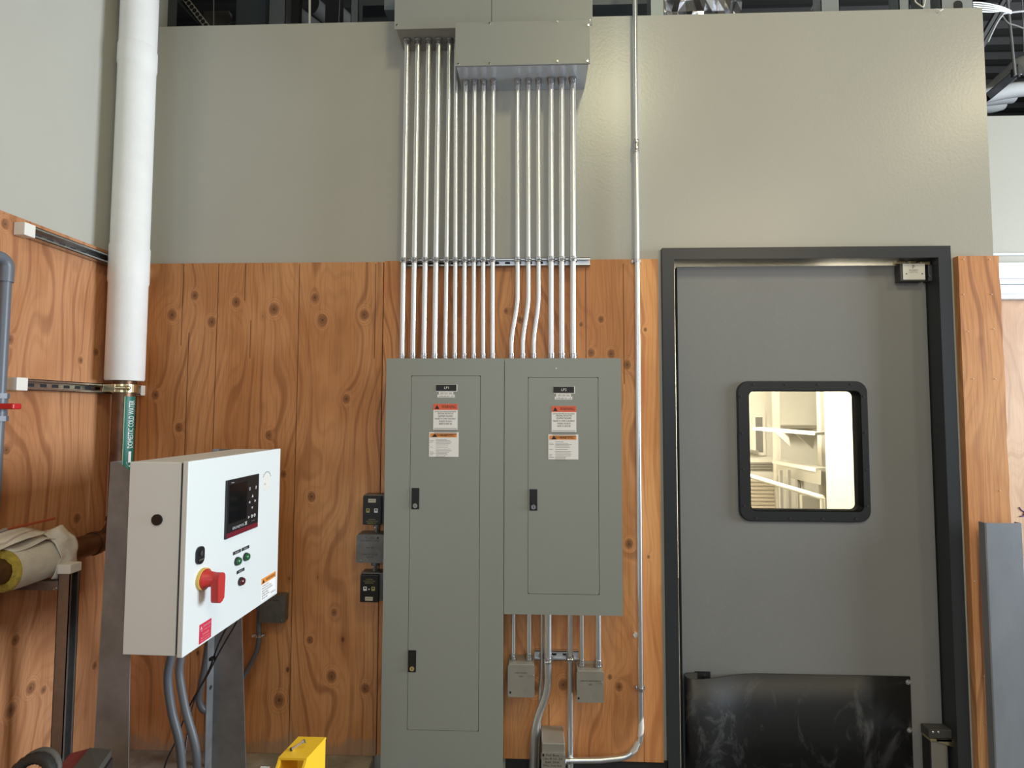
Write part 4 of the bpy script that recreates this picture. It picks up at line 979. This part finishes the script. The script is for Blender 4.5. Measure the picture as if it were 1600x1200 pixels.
tr = t.nodes.new('ShaderNodeBsdfTransparent'); tr.inputs[0].default_value = (.98,.98,.95,1); gs = t.nodes.new('ShaderNodeBsdfGlossy'); gs.inputs['Roughness'].default_value = .02
fr = t.nodes.new('ShaderNodeFresnel'); fr.inputs[0].default_value = 1.45; ms = t.nodes.new('ShaderNodeMixShader')
t.links.new(fr.outputs[0], ms.inputs[0]); t.links.new(tr.outputs[0], ms.inputs[1]); t.links.new(gs.outputs[0], ms.inputs[2]); t.links.new(ms.outputs[0], t.nodes['Material Output'].inputs[0])
b = MB(); b.box(1.004, 1.512, LY+.020, LY+.024, 1.188, 1.740, gl); b.build('pane', lf)
# rubber kick sheet with a curl at its left end
path = [(.800, LY-.004), (.760, LY-.005), (.722, LY-.012)]
for k in range(1, 8):
    a = pi/2+pi*k/8; path.append((.716+.026*cos(a), LY-.040+.028*sin(a)))
path += [(.722, LY-.068), (.760, LY-.067), (.800, LY-.058), (.85, LY-.042), (.90, LY-.026), (.96, LY-.012), (1.03, LY-.006), (1.2, LY-.005), (1.45, LY-.005), (1.693, LY-.005)]
b = MB(); vs = []; n = len(path)
for i, (x, y) in enumerate(path):
    a = Vector(path[max(i-1, 0)]); c = Vector(path[min(i+1, n-1)]); d = (c-a).normalized(); nx, ny = -d.y*.0022, d.x*.0022
    zt_ = .463
    for (qx, qy) in ((x+nx, y+ny), (x-nx, y-ny)): vs += [(qx, qy, .035), (qx, qy, zt_)]
fs = []
for i in range(n-1):
    a = 4*i; c = 4*(i+1); fs += [[a, a+1, c+1, c], [a+2, c+2, c+3, a+3], [a+1, a+3, c+3, c+1], [a, c, c+2, a+2]]
fs += [[0, 2, 3, 1], [4*n-4, 4*n-3, 4*n-1, 4*n-2]]
b.add(vs, fs, rubber, True); ks = b.build('rubber_kick_sheet', lf)
for x, z in ((at(1417,1066,LY).x, .440), (at(1419,1139,LY).x, at(1419,1139,LY).z), (at(1417,1066,LY).x, .06)):
    b = MB(); b.cyl((x, LY-.007, z), (x, LY-.0088, z), .0115, galv_d, n=20); b.cyl((x, LY-.0088, z), (x, LY-.0118, z), .006, chrome, r1=.004, n=12); b.build('washer_screw', lf)
b = MB(); x, z = at(1108,1065,LY).x, .446; b.box(.742, .812, LY-.0085, LY-.0062, .425, .468, gasket); b.cyl((x-.02, LY-.0085, z), (x-.02, LY-.012, z), .008, chrome, n=12); b.build('washer_screw', lf)
# top hinge cover
b = MB(); b.box(1.690, 1.802, LY-.040, LY-.0005, 2.240, 2.322, mat('hinge_cover_dark', (.06,.06,.055), .5), .003); hc = b.build('hinge_cover', lf)
b = MB(); b.box(1.701, 1.799, LY-.0415, LY-.0402, 2.246, 2.320, mat('hinge_plate_white', (.78,.77,.70), .4), .0005)
b.text('P', 1.748, 2.297, LY-.0420, .024, mat('grey_print', (.07,.07,.07), .5)); b.text('PROUDEST', 1.748, 2.286, LY-.0420, .010, mat('grey_print2', (.2,.2,.2), .5), fit=.040); b.text('TRAFFIC DOORS', 1.748, 2.278, LY-.0420, .006, mat('grey_print2', (.2,.2,.2), .5), fit=.038)
for x in (1.716, 1.786): b.cyl((x, LY-.0418, 2.273), (x, LY-.043, 2.273), .0028, dark_hole, n=8)
b.build('name_plate', hc)
b = MB(); b.box(1.676, 1.716, LY-.036, LY-.012, 2.3215, 2.334, brass, .001); b.box(1.738, 1.766, LY-.036, LY-.012, 2.3225, 2.336, brass, .001); b.box(1.786, 1.828, LY-.036, LY-.012, 2.316, 2.331, brass, .001); b.box(1.70, 1.82, LY-.02, LY-.006, 2.330, 2.337, chrome); b.build('pivot_bracket', hc)
b = MB(); b.box(1.815, 1.8335, LY-.040, LY-.002, 2.24, 2.316, mat('hinge_side_dark', (.05,.055,.06), .4), .002); b.cyl((1.818, LY-.040, 2.262), (1.818, LY-.044, 2.262), .004, chrome, n=8); b.build('frame_bracket', hc)
# bottom hinge
p = at(1449, 1138, 2.46); q = at(1489, 1153, 2.46)
b = MB(); b.box(p.x, q.x-.008, LY-.050, LY-.0005, q.z, p.z, mat('hinge_cover_dark', (.06,.06,.055), .5), .004); bh = b.build('pivot_cap', lf)
for px in (1458, 1466.5):
    s_ = at(px, 1144, LY-.050); b = MB(); b.ball((s_.x, LY-.050, s_.z), .006, chrome, sc=(1, .5, 1)); b.build('screw', bh)
b = MB(); b.box(p.x+.004, q.x-.012, LY-.052, LY-.004, q.z-.012, q.z, brass, .001)
b.add([(p.x+.03, LY-.052, q.z-.010), (q.x-.008, LY-.052, q.z-.034), (q.x-.008, LY-.02, q.z-.034), (p.x+.03, LY-.02, q.z-.010), (p.x+.03, LY-.052, q.z), (q.x-.008, LY-.052, q.z), (q.x-.008, LY-.02, q.z), (p.x+.03, LY-.02, q.z)],
      [[0,1,5,4],[1,2,6,5],[2,3,7,6],[3,0,4,7],[4,5,6,7],[0,3,2,1]], brass); b.build('cam', bh)
hp = mat('hinge_post_grey', (.30,.275,.24), .4, metal=.3)
b = MB(); b.cyl((q.x-.038, LY-.024, .04), (q.x-.038, LY-.024, q.z-.012), .022, hp, n=24); b.box(p.x+.010, q.x-.04, LY-.046, LY-.004, .04, q.z-.014, hp, .003); b.box(p.x+.003, p.x+.009, LY-.046, LY-.004, .04, q.z-.012, black); b.build('pivot_post', bh)

# ------------------------------------------------------------------ beyond the door window: the bright kitchen
b = MB(); b.box(.2, 6.5, 5.4, 5.5, 0, 2.75, kitw); structure(b.build('wall_kitchen'))
b = MB(); b.box(.2, 6.5, 3.62, 5.4, 2.70, 2.75, kitw); b.box(.2, 1.976, 2.62, 3.62, 2.70, 2.75, kitw); structure(b.build('ceiling_kitchen'))
b = MB(); b.box(.1, .2, 2.62, 5.5, 0, 2.75, kitw); structure(b.build('wall_kitchen_left'))
b = MB(); b.box(1.958, 1.9755, 2.62, 3.62, 0, 2.70, kitw); structure(b.build('wall_kitchen_right'))
def wpt(u, v, Y): return at(1130+u/4.8, 580+v/4.8, Y)
# door at the kitchen wall, left
kd = thing('kitchen_door', 'pale door with a narrow grey vision panel seen through the door window', 'door', (wpt(280, 500, 5.38).x, 5.39, 0))
a, c = wpt(120, 100, 5.39), wpt(370, 500, 5.39)
b = MB(); b.box(a.x, c.x, 5.36, 5.399, 0, 2.4, kitdoor, .003); b.build('leaf', kd)
a, c = wpt(230, 325, 5.35), wpt(320, 632, 5.35); a2, c2 = wpt(243, 346, 5.34), wpt(304, 610, 5.34)
b = MB(); b.ringprism([(c.x,a.z),(a.x,a.z),(a.x,c.z),(c.x,c.z)], [(c2.x,a2.z),(a2.x,a2.z),(a2.x,c2.z),(c2.x,c2.z)], 5.345, 5.3595, kitdoor); b.build('glazing_frame', kd)
b = MB(); b.box(a2.x, c2.x, 5.352, 5.3595, c2.z, a2.z, mat('kitchen_grey_glass', (.22,.21,.19), .3)); b.build('vision_panel', kd)
b = MB(); a = wpt(212, 600, 5.33); b.cyl((a.x, 5.36, a.z), (a.x, 5.31, a.z), .02, kitsteel, n=12); b.box(a.x-.03, a.x+.06, 5.30, 5.315, a.z-.012, a.z+.012, kitsteel, .003); b.build('handle', kd)
for k in range(3):
    a, c = wpt(200, 668+k*22, 5.33), wpt(372, 690+k*20, 5.33); b = MB(); b.box(a.x-.2, c.x, 5.335, 5.3595, c.z-.008, c.z+.008, kitsteel); b.build('kick_strip', kd)
# posts
for (u0, u1, Y, lab) in ((388, 428, 4.9, 'left white steel post beyond the door window'), (728, 768, 4.4, 'right beige steel post beyond the door window')):
    a, c = wpt(u0, 300, Y), wpt(u1, 900, Y); c.x = wpt(u1, 300, Y).x
    b = MB(); b.box(a.x, c.x, Y, Y+.06, 0, 2.69, mat('post_cream', (.62,.58,.50), .4), .004); tag(b.build('steel_post'), lab, 'post', 'posts beyond the door window')
b = MB(); a, c = wpt(775, 100, 4.35), wpt(1000, 900, 4.35); b.box(a.x+.02, 3.4, 4.46, 4.52, 0, 2.69, kitw); structure(b.build('wall_kitchen_partition'))
# pass-through frame edge
a, c = wpt(425, 405, 5.2), wpt(722, 432, 5.2); b = MB(); b.box(a.x, c.x, 5.2, 5.40, c.z, a.z, kitsteel, .003); tag(b.build('serving_window_rail'), 'grey horizontal rail under the bright opening beyond the door window', 'rail')
# shelf with brackets
a, c = wpt(255, 430, 4.6), wpt(725, 468, 4.2)
sh = thing('wall_shelf', 'narrow pale shelf on triangular brackets seen through the door window', 'shelf', ((a.x+c.x)/2, 4.4, c.z-.15))
def bar3(mb, p, q, w_, h_, m):
    p = Vector(p); q = Vector(q); d = (q-p).normalized(); s_ = d.cross(Vector((0,0,1))).normalized()*w_/2; u_ = s_.cross(d).normalized()*h_/2
    vs = [p-s_-u_, p+s_-u_, p+s_+u_, p-s_+u_, q-s_-u_, q+s_-u_, q+s_+u_, q-s_+u_]
    mb.add(vs, [[0,1,2,3],[4,7,6,5],[0,4,5,1],[1,5,6,2],[2,6,7,3],[3,7,4,0]], m)
b = MB(); bar3(b, a, c, .16, .022, mat('shelf_white', (.80,.78,.70), .35)); b.build('board', sh)
for tri in (((388,462),(492,462),(500,562)), ((545,470),(682,476),(678,585))):
    P_ = [wpt(u, v, 4.34) for u, v in tri]; b = MB(); vs = P_+[p_+Vector((0, .012, 0)) for p_ in P_]
    b.add(vs, [[0,1,2],[5,4,3],[0,3,4,1],[1,4,5,2],[2,5,3,0]], kitdoor); b.build('bracket', sh)
# counter with legs
a, c = wpt(412, 676, 4.75), wpt(742, 740, 4.3)
ct = thing('kitchen_counter', 'pale steel counter with square legs seen through the door window', 'counter', ((a.x+c.x)/2, 4.5, 0))
b = MB(); bar3(b, a, c, .12, .03, mat('shelf_white', (.80,.78,.70), .35)); b.build('top', ct)
b = MB(); a1, c1_ = wpt(412, 730, 4.70), wpt(742, 800, 4.25); bar3(b, a1, c1_, .02, .11, kitsteel); b.build('apron', ct)
for u in (440, 500, 570, 600):
    p = wpt(u, 950, 4.5); b = MB(); b.box(p.x-.012, p.x+.012, 4.5, 4.53, 0, a.z-.05, kitsteel if u != 600 else kitdoor, .002); b.build('leg', ct)
# hand rail
hr = thing('hand_rail', 'sloping pale rail low in the view through the door window', 'rail', tuple(wpt(450, 900, 3.6)))
ra, rb_ = wpt(150, 772, 3.9), wpt(745, 950, 3.3)
b = MB(); b.tube([ra, rb_], .016, mat('rail_white', (.78,.75,.66), .3), n=12); b.build('bar', hr)
b = MB(); b.cyl((ra.x, ra.y, 0), tuple(ra), .014, mat('rail_white', (.78,.75,.66), .3), n=12); b.build('post', hr)
b = MB(); b.cyl((rb_.x, rb_.y, 0), tuple(rb_), .014, mat('rail_white', (.78,.75,.66), .3), n=12); b.build('post', hr)
# ribbed panel lower left
a, c = wpt(150, 815, 4.9), wpt(392, 1080, 4.9)
b = MB(); rib = mat('ribbed_tan', (.50,.42,.32), .5)
z_ = a.z
while z_ > c.z-.3: b.box(a.x, c.x, 4.9, 4.93, z_-.022, z_, rib, .004); b.box(a.x, c.x, 4.912, 4.93, z_-.034, z_-.022, kitdoor); z_ -= .034
tag(b.build('ribbed_shutter'), 'tan ribbed shutter low at the left of the view through the door window', 'shutter')
b = MB(); a, c = wpt(590, 930, 4.2), wpt(742, 1080, 4.2); b.box(a.x, c.x, 4.2, 4.24, .0, a.z, kitsteel, .004); tag(b.build('steel_bin'), 'grey steel cabinet low at the right of the view through the door window', 'cabinet')
b = MB(); b.box(.7, 2.0, 3.25, 4.25, 2.62, 2.70, white, .005); tag(b.build('ceiling_fixture'), 'flat ceiling light fixture of the kitchen behind the door', 'ceiling light')

# ------------------------------------------------------------------ the plenum above the wall
def pbox(name, label, cat, x0, x1, y0, y1, z0, z1, m, bev=.002, group=None):
    b = MB(); b.box(x0, x1, y0, y1, z0, z1, m, bev); return tag(b.build(name), label, cat, group)
def px_x(px, Y): return at(px, 15, Y).x
def stud(pa, pb, Y, label, z1=5.45, m=studm, hole=None, y1=None):
    x0, x1 = px_x(pa, Y), px_x(pb, Y); t_ = thing('metal_stud', label, 'metal stud', ((x0+x1)/2, Y, 3.52), 'metal studs above the wall')
    b = MB(); z0 = 3.52 if Y < 2.57 else 2.8
    th = .003; d = .07
    b.box(x0, x1, Y, Y+th, z0, z1, m); b.box(x0, x0+th, Y, Y+d, z0, z1, m); b.box(x1-th, x1, Y, Y+d, z0, z1, m); b.build('profile', t_)
    if hole:
        h = MB(); a = at(hole[0], hole[1], Y-.001); c = at(hole[2], hole[3], Y-.001)
        h.prism(rrect(a.x, c.x, 3.521, a.z, (c.x-a.x)*.45, 5), Y-.0015, Y-.0002, dark_hole); h.build('knockout', t_)
    return t_
stud(1283, 1312, 2.47, 'pale metal stud above the wall, left of the two right hand pairs')
stud(1405, 1421, 2.47, 'narrow pale metal stud above the wall beside the loose white cable')
stud(1441, 1455, 2.47, 'narrow pale metal stud just left of the one with the knockout')
stud(1471, 1521, 2.47, 'wide pale metal stud with a round topped knockout above the wall end', hole=(1490, 1, 1504, 9))
stud(1016, 1038, 2.47, 'metal stud above the wall right of the long conduit')
stud(249, 262, 2.60, 'dim metal stud above the wall next to the white pipe', m=mat('stud_dim', (.10,.11,.115), .5))  # darker copy of the stud steel, plenum shade put into its colour
stud(420, 446, 2.9, 'dim metal stud above the wall right of the grey duct', m=mat('stud_dim', (.10,.11,.115), .5))
stud(548, 560, 2.7, 'dim metal stud above the wall left of the large wireway box', m=mat('stud_dim', (.10,.11,.115), .5))
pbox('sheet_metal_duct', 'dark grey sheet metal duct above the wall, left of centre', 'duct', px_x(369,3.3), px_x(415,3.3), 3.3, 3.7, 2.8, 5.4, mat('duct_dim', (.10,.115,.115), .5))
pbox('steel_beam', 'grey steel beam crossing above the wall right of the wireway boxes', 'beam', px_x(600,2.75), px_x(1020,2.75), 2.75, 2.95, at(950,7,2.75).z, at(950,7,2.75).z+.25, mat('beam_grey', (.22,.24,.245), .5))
pbox('steel_beam', 'dim steel beam above the wall left of the large wireway box', 'beam', px_x(560,3.2), px_x(640,3.2), 3.2, 3.3, at(600,8,3.2).z, at(600,8,3.2).z+.2, mat('beam_dim', (.07,.08,.085), .5))  # darker copy of the beam grey with the plenum shade painted in
b = MB(); a, c = at(288, -4, 2.9), at(330, 50, 2.9); bar3(b, a, c, .004, .034, mat('strap_pale', (.40,.38,.33), .5))
for k in range(9):
    p = a.lerp(c, (k+.7)/9.5); b.cyl((p.x, 2.896, p.z), (p.x, 2.899, p.z), .0125, dark_hole, n=12)
tag(b.build('perforated_strap'), 'diagonal perforated metal strap above the wall near the white pipe', 'strap')
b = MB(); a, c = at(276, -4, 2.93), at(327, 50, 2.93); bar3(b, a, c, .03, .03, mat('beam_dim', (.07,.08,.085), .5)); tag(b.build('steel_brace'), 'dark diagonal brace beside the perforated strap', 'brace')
def rod(px0, py0, px1, py1, Y, r, label, m=insul, name='hanger_rod'):
    a, c = at(px0, py0, Y), at(px1, py1, Y); d = (a-c).normalized(); top = a+d*((5.48-a.z)/d.z) if d.z > .3 else a
    b = MB(); b.cyl(c, top, r, m, n=10); tag(b.build(name), label, 'rod' if name == 'hanger_rod' else name.replace('_', ' '))
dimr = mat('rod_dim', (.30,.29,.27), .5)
rod(484, 0, 484, 42, 2.8, .0065, 'pale vertical rod above the wall, left of the wireway boxes', plast_w)
rod(260, 0, 260, 50, 2.75, .003, 'thin rod next to the white pipe above the wall', dimr)
rod(334, 0, 334, 46, 3.0, .003, 'thin rod right of the perforated strap', dimr)
rod(531, 0, 529, 42, 3.0, .002, 'thin rod between the pale rod and the large wireway box', dimr)
rod(1574, 0, 1586, 118, 3.9, .009, 'steel hanger rod holding the insulated pipes at the right', mat('rod_steel', (.45,.45,.45), .4, metal=.6))
rod(1597, 0, 1600, 80, 4.2, .004, 'thin wire at the right edge above the far wall', dimr)
# tan ceiling patch seen in the dark plenum left
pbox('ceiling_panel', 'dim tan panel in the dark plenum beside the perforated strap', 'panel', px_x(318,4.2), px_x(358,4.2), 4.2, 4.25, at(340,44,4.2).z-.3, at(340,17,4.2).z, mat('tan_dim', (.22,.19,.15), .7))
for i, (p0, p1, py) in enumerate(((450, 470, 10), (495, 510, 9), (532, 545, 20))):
    Y = 3.9+.2*i; a, c = at(p0-6, py, Y), at(p1+6, py, Y); b = MB(); b.tube([(a.x, Y, a.z), (c.x, Y+.3, a.z)], .07, mat('dim_insulation', (.13,.125,.115), .8), n=16)  # insulation colour darkened to carry the shade of the plenum
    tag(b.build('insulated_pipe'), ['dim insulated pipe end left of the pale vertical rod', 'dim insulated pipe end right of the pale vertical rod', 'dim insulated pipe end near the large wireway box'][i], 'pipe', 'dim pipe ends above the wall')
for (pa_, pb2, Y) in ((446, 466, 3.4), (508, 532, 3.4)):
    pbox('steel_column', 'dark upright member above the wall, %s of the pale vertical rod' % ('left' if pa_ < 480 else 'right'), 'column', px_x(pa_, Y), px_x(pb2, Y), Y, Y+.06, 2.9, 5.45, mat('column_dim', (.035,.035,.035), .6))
# foil duct
b = MB(); n = 28; vs = []; n = 20; rr = random.Random(6); a, c = at(1036, 0, 2.75), at(1172, 0, 2.75)
cz = at(1100, 19, 2.75).z+.17; segs = 13
for i in range(segs+1):
    x = a.x+(c.x-a.x)*i/segs
    for k in range(n):
        an = 2*pi*k/n; r = .17+.012*sin(i*2.1+k*.9)+.012*sin(k*2.7-i*1.3)+rr.uniform(-.012, .012)-(.05*(max(0, i-10)/3))
        vs.append((x, 2.80+.17+r*cos(an), cz+r*sin(an)))
b.add(vs, [[i*n+k, i*n+(k+1) % n, (i+1)*n+(k+1) % n, (i+1)*n+k] for i in range(segs) for k in range(n)]+[list(range(n)), list(range(segs*n, segs*n+n))], foil, False)
tag(b.build('foil_duct'), 'crinkled silver foil duct lying above the wall right of the long conduit', 'duct')
# pale strip and cables
rod(1275, 0, 1266, 17, 2.7, .003, 'thin slanting wire above the wall left of the pale studs', dimr)
b = MB()
for k in range(5):
    z_ = at(1540, 8+2.4*k, 2.62)
    b.tube(smoothpath([at(1505, 4+2*k, 2.56), at(1530, 4+3.4*k, 2.60), at(1550, 7+2.9*k, 2.64), at(1566, 11+1.6*k, 2.70), at(1580, 17+k, 2.9)], 6), .0030, cabw, n=8)
tag(b.build('cable_bundle'), 'bundle of white cables passing over the end of the wall', 'cables')
b = MB(); b.tube(smoothpath([at(1432, -6, 2.45), at(1430, 2, 2.45), at(1437, 8, 2.445), at(1443, 10, 2.44), at(1446, -4, 2.45)], 6), .0028, plast_w, n=8)
tag(b.build('white_cable'), 'loose loop of white cable between the narrow studs above the wall', 'cable')
b = MB(); b.tube(smoothpath([at(1462, 14, 2.440), at(1466, 15.5, 2.438), at(1469, 17, 2.436), at(1473, 14, 2.440)], 5), .0022, plast_w, n=8)
tag(b.build('cable_end'), 'small white cable loop hooked over the wall top near its right end', 'cable')
b = MB(); b.tube(smoothpath([at(1543, 66, 3.6), at(1556, 38, 3.6), at(1565, 25, 3.6), at(1575, 20, 3.6), at(1640, 14, 3.6)], 6), .007, mat('cable_grey', (.45,.45,.45), .5), n=8); tag(b.build('grey_cable'), 'grey cable sagging from the wall end to the right edge', 'cable')
b = MB(); b.tube(smoothpath([at(1566, 25, 3.7), at(1575, 36, 3.7), at(1590, 41, 3.7), at(1640, 60, 3.7)], 6), .005, dimr, n=8); tag(b.build('grey_cable'), 'thin dim cable drooping below the sagging grey cable at the right', 'cable')
# insulated pipes right
def ip(pts, r, label, Y):
    b = MB(); b.tube(smoothpath([at(px, py, y) for px, py, y in pts], 8), r, insul, n=22); tag(b.build('insulated_pipe'), label, 'pipe', 'insulated pipes above the far wall')
ip([(1538, 152, 4.6), (1560, 132, 4.5), (1582, 112, 4.35), (1597, 101, 4.25), (1615, 108, 4.2), (1640, 125, 4.2)], .062, 'upper insulated pipe with an elbow above the far wall', 4.3)
ip([(1530, 152, 4.3), (1570, 143, 4.3), (1600, 139, 4.3), (1660, 134, 4.3)], .058, 'middle insulated pipe running to the right edge above the far wall', 4.3)
ip([(1530, 158, 4.7), (1560, 154, 4.7), (1583, 152, 4.7)], .050, 'lower short insulated pipe above the far wall', 4.7)
ip([(1530, 168, 5.0), (1550, 167, 5.0), (1566, 163, 5.0)], .052, 'lowest insulated pipe stub above the far wall', 5)
b = MB(); bar3(b, at(1540, 154, 4.05), at(1588, 114, 4.05), .05, .055, mat('support_dark', (.02,.02,.022), .5)); tag(b.build('support_strut'), 'dark diagonal support strut under the insulated pipes', 'strut')
b = MB(); a = at(1589, 113, 3.95); b.box(a.x-.03, a.x+.02, 3.93, 3.97, a.z-.03, a.z+.03, galv_d, .003); b.cyl((a.x-.005, 3.93, a.z-.05), (a.x-.005, 3.93, a.z+.05), .009, galv_d, n=8); tag(b.build('rod_clamp'), 'steel clamp joining hanger rod and dark strut at the right', 'clamp')
# joists in the dark above the right
for k in range(2):
    a, c = at(1541, 62-14*k, 6.5), at(1566, 18-14*k, 6.5); b = MB(); bar3(b, at(1530, 80-14*k, 4.9), at(1575, 2-14*k, 4.9), .05, .03, mat('joist_dim', (.16,.155,.15), .6)); tag(b.build('diagonal_brace'), ['lower', 'upper'][k]+' of two dim diagonal braces behind the wall end', 'brace')
